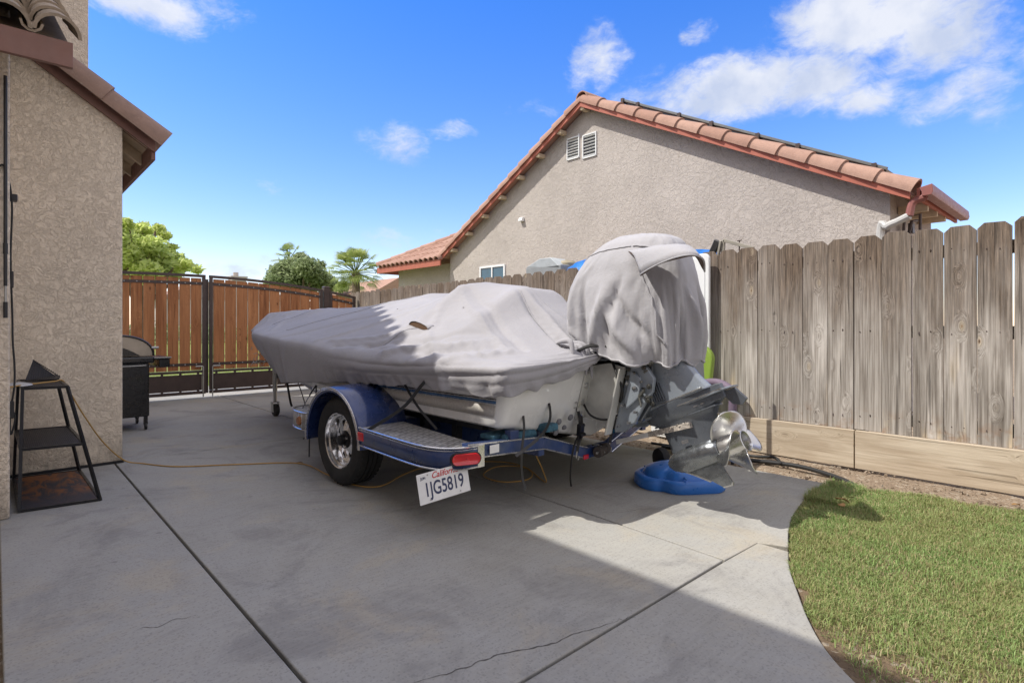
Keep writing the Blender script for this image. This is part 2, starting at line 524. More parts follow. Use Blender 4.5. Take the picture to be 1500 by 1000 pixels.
def m_diamond():
    m, t, out = mat_new('diamond_plate')
    co = t.n('ShaderNodeTexCoord').outputs['Object']
    hs = []
    for ang in (R(45), R(-45)):
        p = t.mapping(co, rot=(0, 0, ang), scale=(22, 50, 1))
        s = t.n('ShaderNodeSeparateXYZ', {0: p})
        fx = t.m('SUBTRACT', t.m('FRACT', t.m('ADD', s.outputs[0], 0.0 if ang > 0 else 0.5)), 0.5)
        fy = t.m('SUBTRACT', t.m('FRACT', s.outputs[1]), 0.5)
        par = t.m('MODULO', t.m('ABSOLUTE', t.m('FLOOR', s.outputs[1])), 2.0)
        r = t.m('ADD', t.m('MULTIPLY', t.m('MULTIPLY', fx, fx), 4.5), t.m('MULTIPLY', t.m('MULTIPLY', fy, fy), 9))
        hs.append(t.m('MULTIPLY', t.rng(r, 0.2, 0.9, 1, 0, True), t.rng(par, 0.4, 0.6)))
    h = t.m('MAXIMUM', hs[0], hs[1])
    nz = t.noise(co, 14, 6, 0.7)
    c = t.mix(t.rng(nz, 0.35, 0.65), (0.30, 0.295, 0.28), (0.50, 0.49, 0.47))
    c = t.mix(t.m('MULTIPLY', h, 0.8), c, (0.85, 0.84, 0.82))
    bsdf(t, out, c, t.rng(nz, 0.3, 0.7, 0.32, 0.55), 0.75, bump(t, h, 0.004))
    return m


def m_bluepaint(name, col=(0.020, 0.048, 0.155), wear=0.75, metallic=0.15, rough=0.28):
    m, t, out = mat_new(name)
    co = t.n('ShaderNodeTexCoord').outputs['Object']
    fl = t.n('ShaderNodeTexVoronoi', {'Vector': co, 'Scale': 700.0})
    nz = t.noise(co, 5, 5, 0.6)
    c = t.mix(t.rng(nz, 0.3, 0.7), tuple(x * 0.75 for x in col), tuple(x * 1.25 for x in col))
    chip = t.rng(t.noise(co, 22, 8, 0.75, 0.6), 0.66, 0.69)
    chip = t.m('MULTIPLY', chip, t.rng(t.noise(co, 2.2, 3), 0.50, 0.62))
    c = t.mix(t.m('MULTIPLY', chip, wear), c, (0.33, 0.22, 0.15))
    dust = t.rng(t.noise(co, 9, 6, 0.7), 0.45, 0.8, 0, 0.18)
    c = t.mix(dust, c, (0.35, 0.33, 0.30))
    bsdf(t, out, c, t.rng(nz, 0.3, 0.7, rough - 0.06, rough + 0.14), metallic, bump(t, t.noise(co, 6, 2), 0.002), coat=0.5)
    return m


def m_leaf(name, a, b, c3):
    m, t, out = mat_new(name)
    rnd = island(t)
    c = t.mix(rnd, a, b)
    c = t.mix(t.rng(t.n('ShaderNodeTexNoise', {'Vector': t.n('ShaderNodeTexCoord').outputs['Object'], 'Scale': 0.9}).outputs[0], 0.45, 0.65), c, c3)
    d = t.n('ShaderNodeBsdfPrincipled', {'Base Color': c, 'Roughness': 0.55, 'Specular IOR Level': 0.3})
    tr = t.n('ShaderNodeBsdfTranslucent', {'Color': c})
    mx = t.n('ShaderNodeMixShader', {0: 0.60, 1: d.outputs[0], 2: tr.outputs[0]})
    t.t.links.new(mx.outputs[0], out.inputs[0])
    return m


M = {}
M['concrete'] = m_concrete()
M['dirt'] = m_dirt()
M['soil'] = m_dirt('soil', (0.17, 0.12, 0.08), (0.25, 0.19, 0.12))
M['stucco'] = stucco('tan_stucco', (0.85, 0.74, 0.59))
M['stucco_dark'] = stucco('grey_stucco', (0.34, 0.29, 0.235), 1.4)
M['stucco_far'] = stucco('neighbour_stucco', (0.52, 0.475, 0.435), 0.85, 15, stain=False)
M['fence'] = wood('weathered_fence', (0.42, 0.395, 0.36), (0.14, 0.12, 0.10), (0.60, 0.565, 0.52), 'Z', True, 0.55)
M['kick'] = wood('kick_board_wood', (0.55, 0.47, 0.36), (0.40, 0.32, 0.23), (0.66, 0.59, 0.47), 'Y', False, 0.6)
M['redwood'] = wood('stained_redwood', (0.50, 0.21, 0.085), (0.22, 0.085, 0.038), (0.64, 0.31, 0.14), 'Z', False, 0.8, 0.55)
M['tile'] = m_tile('clay_tile', (0.35, 0.205, 0.155), (0.45, 0.29, 0.225), (0.27, 0.165, 0.13))
M['tile_brown'] = m_tile('brown_tile', (0.28, 0.185, 0.14), (0.38, 0.26, 0.205), (0.20, 0.14, 0.11))
M['tile_tan'] = m_tile('tan_tile', (0.36, 0.30, 0.23), (0.46, 0.38, 0.29), (0.20, 0.16, 0.12))
M['fascia'] = simple('brown_fascia', (0.235, 0.125, 0.098), 0.6, var=0.1, dirt=0.1)
M['fascia_red'] = simple('red_fascia', (0.42, 0.13, 0.085), 0.6, var=0.1)
M['gutter'] = simple('gutter_red', (0.27, 0.10, 0.085), 0.45, var=0.1)
M['gutter_grey'] = simple('gutter_grey', (0.5, 0.5, 0.48), 0.5)
M['eavewood'] = simple('eave_wood', (0.58, 0.47, 0.33), 0.8, var=0.15)
M['bronze'] = simple('bronze_steel', (0.075, 0.052, 0.045), 0.45, metal=0.2, var=0.15)
M['steel'] = simple('grey_steel', (0.42, 0.42, 0.40), 0.42, metal=0.8, dirt=0.15)
M['chrome'] = simple('chrome', (0.80, 0.80, 0.80), 0.14, metal=1.0, var=0.06, dirt=0.12)
M['stainless'] = simple('stainless', (0.62, 0.62, 0.61), 0.30, metal=1.0, var=0.08, dirt=0.1, bumpd=0.001, bscale=25)
M['black'] = simple('black_plastic', (0.018, 0.018, 0.019), 0.42, var=0.25, dirt=0.05)
M['rubber'] = simple('tyre_rubber', (0.020, 0.020, 0.020), 0.78, var=0.3, bumpd=0.001, dirt=0.06)
M['black_metal'] = simple('black_metal', (0.016, 0.017, 0.02), 0.35, metal=0.3, dirt=0.05)
M['grill_black'] = simple('grill_enamel', (0.008, 0.008, 0.009), 0.28, coat=0.3, dirt=0.04)
M['cable'] = simple('black_cable', (0.02, 0.02, 0.02), 0.6)
M['yellow'] = simple('yellow_cord', (0.46, 0.27, 0.07), 0.55)
M['tancord'] = simple('tan_cord', (0.30, 0.22, 0.13), 0.6)
M['cloth'] = m_cloth('cover_cloth', (0.365, 0.36, 0.378))
M['cloth_lite'] = m_cloth('motor_cover_cloth', (0.425, 0.422, 0.44))
M['brown_vinyl'] = simple('brown_lining', (0.11, 0.06, 0.03), 0.6)
M['gelcoat'] = simple('white_gelcoat', (0.74, 0.74, 0.71), 0.24, coat=0.5, var=0.05, scale=3, dirt=0.10)
M['gelblue'] = simple('blue_stripe', (0.03, 0.10, 0.22), 0.25, coat=0.5)
M['hulldark'] = simple('dark_stripe', (0.02, 0.02, 0.025), 0.3)
M['flake'] = simple('grey_flake_gelcoat', (0.46, 0.44, 0.40), 0.55, metal=0.0, var=0.2, scale=90)
M['bluepaint'] = m_bluepaint('trailer_blue')
M['bluepaint2'] = m_bluepaint('fender_blue', (0.017, 0.040, 0.145), 0.35, 0.2, 0.24)
M['diamond'] = m_diamond()
M['moldings'] = simple('bright_trim', (0.72, 0.72, 0.72), 0.25, metal=0.9, dirt=0.15)
M['redlens'] = simple('red_lens', (0.62, 0.012, 0.02), 0.18, coat=0.8, var=0.1)
M['amber'] = simple('amber_lens', (0.30, 0.11, 0.03), 0.25, coat=0.5)
M['white_paint'] = simple('white_paint', (0.78, 0.78, 0.76), 0.4, dirt=0.05)
M['plate_text'] = simple('plate_navy', (0.03, 0.04, 0.10), 0.5)
M['plate_red'] = simple('plate_red', (0.55, 0.03, 0.03), 0.5)
M['motor'] = simple('motor_grey', (0.29, 0.33, 0.375), 0.28, metal=0.3, coat=0.5, var=0.08, scale=3, dirt=0.06)
M['motor_dark'] = simple('motor_charcoal', (0.125, 0.14, 0.16), 0.30, metal=0.4, coat=0.4, dirt=0.05)
M['bracket'] = simple('bracket_grey', (0.30, 0.34, 0.38), 0.35, metal=0.3, coat=0.3, dirt=0.12)
M['jackplate'] = simple('jack_plate', (0.60, 0.60, 0.56), 0.38, metal=0.35, dirt=0.12)
M['carpet'] = simple('teal_carpet', (0.05, 0.13, 0.18), 0.95, var=0.4, scale=30, bumpd=0.004, bscale=200)
M['plasticblue'] = simple('blue_plastic', (0.03, 0.17, 0.56), 0.32, var=0.1, bumpd=0.002, bscale=14, dirt=0.06)
M['tarp'] = simple('blue_tarp', (0.012, 0.16, 0.55), 0.4, var=0.3, scale=10, bumpd=0.02, bscale=12)
M['green'] = simple('green_plastic', (0.25, 0.38, 0.055), 0.5, var=0.06)
M['purple'] = simple('purple_foam', (0.16, 0.12, 0.17), 0.7)
M['whiteplastic'] = simple('white_plastic', (0.80, 0.82, 0.82), 0.35, var=0.04)
M['greybin'] = simple('grey_plastic', (0.28, 0.30, 0.31), 0.5)
M['lid_tan'] = simple('tan_lid', (0.42, 0.36, 0.28), 0.38, metal=0.3, var=0.12, dirt=0.2)
M['oldwood'] = simple('brown_rod', (0.16, 0.12, 0.09), 0.8, var=0.3)
M['solar'] = simple('solar_glass', (0.012, 0.016, 0.03), 0.15, coat=0.5)
M['glass'] = simple('window_glass', (0.03, 0.10, 0.15), 0.08, coat=1.0)
M['bark'] = simple('bark', (0.13, 0.095, 0.065), 0.9, var=0.3, bumpd=0.02, bscale=20)
M['straw'] = simple('dry_leaf', (0.42, 0.24, 0.09), 0.8, var=0.3)
M['leaf_a'] = m_leaf('bright_leaves', (0.58, 0.68, 0.20), (0.70, 0.75, 0.32), (0.52, 0.62, 0.22))
M['leaf_b'] = m_leaf('olive_leaves', (0.30, 0.37, 0.18), (0.40, 0.46, 0.26), (0.22, 0.29, 0.13))
M['palm'] = m_leaf('palm_leaves', (0.30, 0.38, 0.10), (0.46, 0.50, 0.20), (0.22, 0.29, 0.09))
M['yardgreen'] = m_dirt('yard_grass', (0.13, 0.20, 0.03), (0.22, 0.28, 0.06))
M['crack'] = simple('crack_dark', (0.10, 0.095, 0.09), 0.95)
M['gear'] = simple('scuffed_gearcase', (0.22, 0.235, 0.25), 0.24, metal=0.85, var=0.25, scale=12, dirt=0.12, bumpd=0.0015, bscale=18)
M['rail_dark'] = simple('panel_rail', (0.16, 0.165, 0.16), 0.45, metal=0.5)


# ============================================================ THE SETTING
mb = MB()
mb.prism([(-400, -400), (400, -400), (400, 400), (-400, 400)], 'z', -0.5, -0.060)
g = mb.build('ground', M['dirt']); struct(g)
mb = MB()
mb.prism([(-60, 11.0), (80, 11.0), (80, 160), (-60, 160)], 'z', -0.2, -0.030)
g = mb.build('front_lawn', M['yardgreen']); struct(g)

SLAB_EDGE = [(4.25, 1.385), (3.95, 1.372), (3.458, 1.292), (3.15, 1.205), (2.9, 1.111), (2.65, 1.01), (2.415, .885), (2.23, .78), (2.076, .673), (1.947, .544), (1.80, .34), (1.68, .10), (1.56, -.25), (1.48, -.7), (1.45, -3)]


def catmull(pts, n=6):
    out = []
    P = [pts[0]] + list(pts) + [pts[-1]]
    for i in range(1, len(P) - 2):
        for k in range(n):
            t = k / n
            q = []
            for c in range(len(P[i])):
                p0, p1, p2, p3 = P[i - 1][c], P[i][c], P[i + 1][c], P[i + 2][c]
                q.append(0.5 * (2 * p1 + (p2 - p0) * t + (2 * p0 - 5 * p1 + 4 * p2 - p3) * t * t + (3 * p1 - p0 - 3 * p2 + p3) * t ** 3))
            out.append(tuple(q))
    out.append(tuple(pts[-1]))
    return out


EDGE = catmull(SLAB_EDGE, 4)
mb = MB()
G = 0.006
for poly in (
    [(0.02, -3), (.703 - G, -3), (.703 - G, 5.41), (0.02, 5.41)],
    [(.703 + G, 1.25 + G), (2.515 - G, 1.25 + G), (2.555 - G, 2.2), (2.575 - G, 3.4), (2.575 - G, 5.45 - G), (.77, 5.45 - G), (.77, 5.43), (.703 + G, 5.43)],
    [(.77, 5.45 + G), (2.575 - G, 5.45 + G), (2.575 - G, 9.62), (.77, 9.62)],
    [(2.575 + G, 5.45 + G), (4.25, 5.45 + G), (4.25, 9.62), (2.575 + G, 9.62)],
    [(p[0], p[1]) for p in EDGE if p[0] > 2.85] + [(2.84, 1.238), (2.515 + G * .6, 1.25), (2.555 + G, 2.2), (2.575 + G, 3.4), (2.575 + G, 5.45 - G), (4.25, 5.45 - G)],
    [(.703 + G, -3), (.703 + G, 1.25 - G), (2.515, 1.25 - G), (2.84, 1.236)] + [(p[0], p[1]) for p in EDGE if p[0] <= 2.85],
):
    mb.prism(poly, 'z', -0.12, 0.0)
g = mb.build('concrete_slab', M['concrete'], bevel=0.006, seg=2); struct(g)
mb = MB(); mb.prism([(0, 9.63), (5.2, 9.63), (5.2, 11.2), (0, 11.2)], 'z', -0.12, -0.004)
g = mb.build('front_path', M['concrete']); struct(g)


def in_lawn(x, y):
    # right of the curved slab edge, short of the dirt strip
    lim = 4.30 + (1.32 - y) * 0.22 + 0.05 * math.sin(y * 9) if y < 1.34 else 4.28
    if x > lim or y > 1.36:
        return False
    e = np.interp(x, [p[0] for p in EDGE[::-1]], [p[1] for p in EDGE[::-1]])
    return y < e - 0.004 + 0.010 * mnoise.noise((x * 17, y * 17, 5)) - 0.03 * (1 + math.sin(x * 13)) * (x < 2.5)


rows = []
for i in range(120):
    y = -2.5 + i * 0.108
    row = []
    for j in range(50):
        x = 1.3 + j * 0.0745
        z = -0.032 + 0.022 * mnoise.noise((x * 4, y * 4, 0)) + 0.012 * mnoise.noise((x * 14, y * 14, 3))
        if x > 4.3:
            z += 0.016
        row.append((x, y, min(z, -0.012) if x < 4.25 else z))
    rows.append(row)
mb = MB(); mb.grid(rows)
g = mb.build('soil_strip', M['dirt'], smooth=2); struct(g)

# clods, wood chips and dry leaves on the soil
rng = np.random.default_rng(3)
mb = MB()
for i in range(900):
    y = rng.uniform(-0.3, 6); x = rng.uniform(4.27, 4.86)
    s = abs(rng.normal(0, .006)) + .003
    Mx = Matrix.Translation((x, y, -0.012 + .008 * rng.random())) @ Matrix.Rotation(rng.uniform(0, 6), 4, 'Z') @ Matrix.Rotation(rng.uniform(-.5, .5), 4, 'X')
    mb.box((0, 0, 0), (s * rng.uniform(1, 3.5), s * 1.3, s), M=Mx, taper=.6)
g = mb.build('soil_crumbs', M['dirt']); struct(g, 'stuff'); tag(g, 'loose crumbs of soil and wood chips along the fence foot', 'soil crumbs')


def grass(name, n, pts, hmin, hmax, col_a, col_b, seed, wide=0.0016):
    r = np.random.default_rng(seed)
    P = np.array(pts, dtype=float)
    N = len(P)
    pz = -0.02
    ang = r.uniform(0, 2 * np.pi, N); lean = r.uniform(0.1, 0.95, N); h = r.uniform(hmin, hmax, N) * P[:, 2]
    w = wide * r.uniform(.6, 1.3, N)
    d = np.stack([np.cos(ang), np.sin(ang)], 1); pr = np.stack([-d[:, 1], d[:, 0]], 1)
    base = P[:, :2]
    v = np.zeros((N, 5, 3), np.float32)
    v[:, 0, :2] = base - pr * w[:, None]; v[:, 1, :2] = base + pr * w[:, None]
    mid = base + d * (h * lean * .35)[:, None]
    v[:, 2, :2] = mid + pr * (w * .8)[:, None]; v[:, 3, :2] = mid - pr * (w * .8)[:, None]
    v[:, 4, :2] = base + d * (h * lean)[:, None]
    v[:, 0:2, 2] = pz; v[:, 2:4, 2] = pz + (h * .6)[:, None]; v[:, 4, 2] = pz + h * (1.05 - .45 * lean)
    me = bpy.data.meshes.new(name)
    me.vertices.add(N * 5); me.vertices.foreach_set('co', v.reshape(-1))
    b = np.arange(N)[:, None] * 5
    loops = np.concatenate([b + 0, b + 1, b + 2, b + 3, b + 3, b + 2, b + 4], 1).reshape(-1)
    me.loops.add(len(loops)); me.loops.foreach_set('vertex_index', loops.astype(np.int32))
    me.polygons.add(N * 2)
    ls = (np.arange(N)[:, None] * 7 + np.array([0, 4])).reshape(-1)
    me.polygons.foreach_set('loop_start', ls.astype(np.int32))
    me.update(); me.validate()
    m, t, out = mat_new(name + '_blades')
    rnd = island(t)
    co = t.n('ShaderNodeTexCoord').outputs['Object']
    patch = t.rng(t.noise(co, 2.3, 5, 0.6), 0.38, 0.62)
    c = t.ramp(rnd, [(0.0, col_a), (0.5, col_b), (0.66, tuple(x * 1.35 for x in col_b)), (0.72, (0.42, 0.36, 0.19)), (1.0, (0.50, 0.42, 0.24))])
    c = t.mix(t.m('MULTIPLY', patch, 0.42), c, (0.36, 0.33, 0.14))
    dd = t.n('ShaderNodeBsdfPrincipled', {'Base Color': c, 'Roughness': 0.5, 'Specular IOR Level': 0.3})
    tr = t.n('ShaderNodeBsdfTranslucent', {'Color': c})
    mx = t.n('ShaderNodeMixShader', {0: 0.3, 1: dd.outputs[0], 2: tr.outputs[0]})
    t.t.links.new(mx.outputs[0], out.inputs[0])
    me.materials.append(m)
    o = bpy.data.objects.new(name, me); C.objects.link(o)
    return o


pts = []
rr = random.Random(5)
while len(pts) < 150000:
    x = rr.uniform(1.75, 4.75); y = rr.uniform(-0.35, 1.37)
    # keep to what the lens can see, plus a margin
    dpt = .679 * x + .734 * y
    if (.734 * x - .679 * y) > dpt * 1.02 or dpt < 1.5:
        continue
    if not in_lawn(x, y):
        continue
    dens = 0.62 + 0.9 * mnoise.noise((x * 2.2, y * 2.2, 9)) + 0.4 * mnoise.noise((x * 9, y * 9, 2))
    edge = min(1, max(0.15, (x - 1.9) * 1.1)) if y < .75 else 1
    if rr.random() > max(0.12, dens + .45) * edge:
        continue
    tall = 1.0 + (0.9 if (x > 3.75 and y > 1.15) else 0) + 0.35 * mnoise.noise((x * 5, y * 5, 4))
    pts.append((x, y, tall))
gr = grass('lawn_grass', 0, pts, .012, .042, (0.15, 0.25, 0.06), (0.30, 0.43, 0.15), 4)
tag(gr, 'short patchy green lawn beside the curved concrete edge', 'grass'); struct(gr, 'stuff')
mb = MB(); lp = [(p[0], p[1] - .012) for p in EDGE] + [(4.9, -3), (4.62, -.2), (4.5, .5), (4.38, 1.2)]
mb.prism(lp, 'z', -.05, -0.014)
g = mb.build('lawn_soil', M['soil']); struct(g)


# one wandering hairline crack across the nearest slab
r_ = random.Random(12)
mb = MB()
for (pa, pb, w_, n_) in ((onZ(598, 1002), onZ(905, 909), .0022, 46), (onZ(905, 909), onZ(930, 903), .001, 6), (onZ(195, 925), onZ(290, 900), .0012, 20), (onZ(860, 752), onZ(1000, 742), .0008, 12)):
    P = []
    for i in range(n_ + 1):
        t = i / n_; q = pa.lerp(pb, t); d_ = (pb - pa).normalized(); nn = Vector((-d_.y, d_.x, 0))
        q = q + nn * (.035 * mnoise.noise((t * 4, w_ * 900, 0)) + .012 * mnoise.noise((t * 22, 1, w_ * 900))) * math.sin(PI * t) ** .5
        P.append(q)
    L_ = []; R_ = []
    for i, q in enumerate(P):
        d_ = (P[min(i + 1, n_)] - P[max(i - 1, 0)]).normalized(); nn = Vector((-d_.y, d_.x, 0)); ww = w_ * (.4 + r_.random()) * (.3 + math.sin(PI * i / n_))
        L_.append(q + nn * ww + Vector((0, 0, .0012))); R_.append(q - nn * ww + Vector((0, 0, .0012)))
    mb.grid([L_, R_])
g = mb.build('slab_crack', M['crack']); struct(g)

# ------------------------------------------------------------ roof tile builder
def barrel(mb, p, down, side, up, r0, r1, L, th=0.014, n=9, span=PI, mi=0):
    """one half-pipe tile: p = upper end centre, runs L along `down`"""
    p = Vector(p); down = Vector(down).normalized(); side = Vector(side).normalized(); up = Vector(up).normalized()
    rows = []
    for (t, r) in ((0, r0), (L, r1)):
        outer = []; inner = []
        for k in range(n):
            a = (PI - span) / 2 + span * k / (n - 1)
            d = side * math.cos(a) + up * math.sin(a)
            outer.append(p + down * t + d * r); inner.append(p + down * t + d * (r - th))
        rows.append(outer + inner[::-1])
    b = len(rows[0])
    vs = rows[0] + rows[1]
    fs = [(i, (i + 1) % b, b + (i + 1) % b, b + i) for i in range(b)]
    for base in (0, b):
        for k in range(n - 1):
            fs.append((base + k, base + k + 1, base + b - 2 - k, base + b - 1 - k))
    mb._add(vs, fs, mi)


# ============================================================ OUR HOUSE (left)
house = thing('stucco_house', 'tan stucco house with barrel tile roof at the left edge of the yard', 'house', (-1, 5, 0))
def hp(o):
    return world_under(o, house)
mb = MB()
mb.box((-2.0 + .032, 5.6, 1.45), (4.0 + .064, 2.66, 2.9))            # body that ends beside the plant stand
hp(mb.build('wall', M['stucco'], bevel=0.012))
mb = MB()
mb.prism([(-3, 0), (.755, 0), (.755, 2.69), (-.35, 3.44), (-3, 3.44)], 'y', 5.42, 8.6)
hp(mb.build('wall', M['stucco'], bevel=0.012))
# dark weep gap at the base
mb = MB(); mb.box((.36, 5.412, .010), (.80, .02, .02)); hp(mb.build('base_screed', M['black_metal']))
# front roof over the body: eave faces the yard at y = 3.86
SL = .56
mb = MB(); mb.box((-2.0 + .157, 3.875, 2.565), (4.314, .032, .135)); hp(mb.build('fascia', M['fascia'], bevel=.002))
mb = MB()
mb.prism([(3.893, 2.63), (6.35, 2.63 + 2.46 * SL), (6.35, 2.58 + 2.46 * SL), (3.893, 2.58)], 'x', -4, .300)
hp(mb.build('roof', M['eavewood']))
mb = MB()
dn = Vector((0, -1, -SL)).normalized(); up = Vector((0, -SL, 1)).normalized()
r_ = random.Random(2)
for j in range(8):
    cx = .245 - j * .205
    for i in range(9):
        s0 = 2.62 - i * .30 if i else 2.62
        y = 4.16 + i * .27; z = 2.655 + (y - 3.86) * SL
        barrel(mb, (cx + r_.uniform(-.004, .004), y, z + r_.uniform(-.003, .006)), dn, (1, 0, 0), up, .083, .104, .37 + r_.uniform(-.01, .02), th=.016, n=11)
        barrel(mb, (cx - .103, y, z + .036), dn, (1, 0, 0), -up, .045, .05, .37, th=.012, n=6)
hp(mb.build('roof_tiles', M['tile_tan'], smooth=True))
# garage roof: eave runs away along x = 1.0, rake end faces the yard
SP = .675
mb = MB()
A = (.975, 2.522); B = (-.6, 2.495 + 1.615 * SP)
mb.prism([A, B, (B[0], B[1] + .12), (A[0], A[1] + .115)], 'y', 5.388, 5.416)
hp(mb.build('fascia', M['fascia'], bevel=.002))
mb = MB()
mb.box((.965, 7.0, 2.53), (.03, 3.17, .13))
hp(mb.build('fascia', M['fascia'], bevel=.002))
mb = MB()
mb.prism([(.95, 2.599), (-3, 2.572 + 3.99 * SP), (-3, 2.598 + 3.99 * SP), (.95, 2.625)], 'y', 5.418, 8.6)
hp(mb.build('roof', M['eavewood']))
for k in range(6):
    y = 5.80 + k * .5
    mb = MB(); mb.prism([(.945, 2.502), (.30, 2.502 + .645 * SP), (.30, 2.597 + .645 * SP), (.945, 2.597)], 'y', y, y + .045)
    hp(mb.build('rafter', M['eavewood']))
mb = MB()
dn = Vector((1, 0, -SP)).normalized(); up = Vector((SP, 0, 1)).normalized()
for j in range(12):
    y = 5.45 + j * .285
    for i in range(7):
        x = .550 - i * .40; z = 2.635 + (1.0 - x) * SP
        w = .165 if j == 0 else .105
        barrel(mb, (x, y, z - (.045 if j == 0 else .01)), dn, (0, 1, 0), up, w * .86, w, .56, th=.018, n=13, span=PI * (1.1 if j == 0 else 1))
        if j:
            barrel(mb, (x, y - .14, z + .03), dn, (0, 1, 0), -up, .05, .06, .55, n=6)
hp(mb.build('roof_tiles', M['tile_brown'], smooth=True))
mb = MB(); dn2 = dn
barrel(mb, (.87, 5.45, 2.67), dn, (0, 1, 0), up, .13, .150, .12, th=.018, n=11)
hp(mb.build('rake_end_tile', M['tile_brown'], smooth=True))
# upper storey
mb = MB()
mb.box((-2.2 + .34, 8.7, 4.0), (5.08, 3.6, 2.3))
mb.box((-3.9, 0.5, 2.5), (4.0, 11.6, 5.0))
hp(mb.build('wall', M['stucco']))
plan = [(-6, -6.5), (-1.13, -6.5), (-1.13, 4.50), (-.78, 4.56), (-.58, 5.15), (.14, 6.35), (.60, 7.15), (.70, 10.5), (-6, 10.5)]  # unseen roof outline, shaped to throw the toothed shade on slab and cover
mb = MB(); mb.prism(plan, 'z', 5.0, 5.2)
for (a, b) in ((2, 3), (3, 4), (4, 5), (5, 6)):
    p = Vector(plan[a]); q = Vector(plan[b]); n_ = max(2, int((q - p).length / .25))
    d = (q - p).normalized(); nn = Vector((d.y, -d.x))
    for k in range(n_):
        c = p + d * ((k + .5) * (q - p).length / n_)
        barrel(mb, (c.x - nn.x * .39, c.y - nn.y * .39, 5.2), (nn.x, nn.y, -.1), (d.x, d.y, 0), (0, 0, 1), .085, .095, .47, n=7)
hp(mb.build('shading_upper_roof', M['tile_brown']))


# ============================================================ BACK FENCE
fence = thing('wooden_fence', 'weathered grey dog-eared board fence with pale kick boards running the length of the yard', 'fence', (4.93, 3, 0))
def fp(o):
    return world_under(o, fence)
def fence_top(y):
    return 1.80 - .0095 * y
r_ = random.Random(11)
mb = MB()
FX = 4.905
y = -1.6
specials = {}
while y < 9.78:
    w = .182 + r_.uniform(-.004, .004)
    gap = r_.choice([.003, .004, .006, .009])
    t = fence_top(y) + r_.uniform(-.010, .010)
    ce = .040 + r_.uniform(-.008, .008)
    lean = r_.uniform(-.004, .004)
    xo = r_.uniform(-.003, .004)
    b = .292 + r_.uniform(-.004, .004)
    pts2 = [(y, b), (y + w, b), (y + w + lean, t - ce), (y + w - ce + lean, t), (y + ce + lean, t + r_.uniform(-.003, .003)), (y + lean, t - ce)]
    mb.prism(pts2, 'x', FX + xo, FX + xo + .017)
    y += w + gap
fp(mb.build('pickets', M['fence'], bevel=.0015, seg=1))
r_ = random.Random(4)
for (a, b) in ((-2.0, .18), (.186, 2.0), (2.006, 4.4), (4.406, 6.8), (6.806, 9.78)):
    # board joint seen in the photo stands near y = 1.44
    pass
for (a, b) in ((-1.9, 1.372), (1.380, 3.8), (3.806, 6.2), (6.206, 8.6), (8.606, 9.78)):
    mb = MB(); mb.box((FX - .026, (a + b) / 2, .145), (.038, b - a, .290)); fp(mb.build('kick_board', M['kick'], bevel=.003))
for z in (.40, 1.05, 1.62):
    mb = MB(); mb.box((FX + .04, 4.1, z), (.038, 11.3, .088)); fp(mb.build('rail', M['fence']))
for y in (-1.0, 1.375, 3.8, 6.2, 8.6):
    mb = MB(); mb.box((FX + .105, y, .84), (.088, .088, 1.68)); fp(mb.build('post', M['fence']))
mb = MB()
y = -1.5
while y < 9.6:
    for z in (.40, 1.05, 1.62):
        for dy in (.03, .15):
            mb.cyl((FX - .0025, y + dy, z + r_.uniform(-.02, .02)), (FX + .004, y + dy, z), .0035, 6)
    y += .188
o = fp(mb.build('nails', M['bronze'])); struct(o, 'stuff')


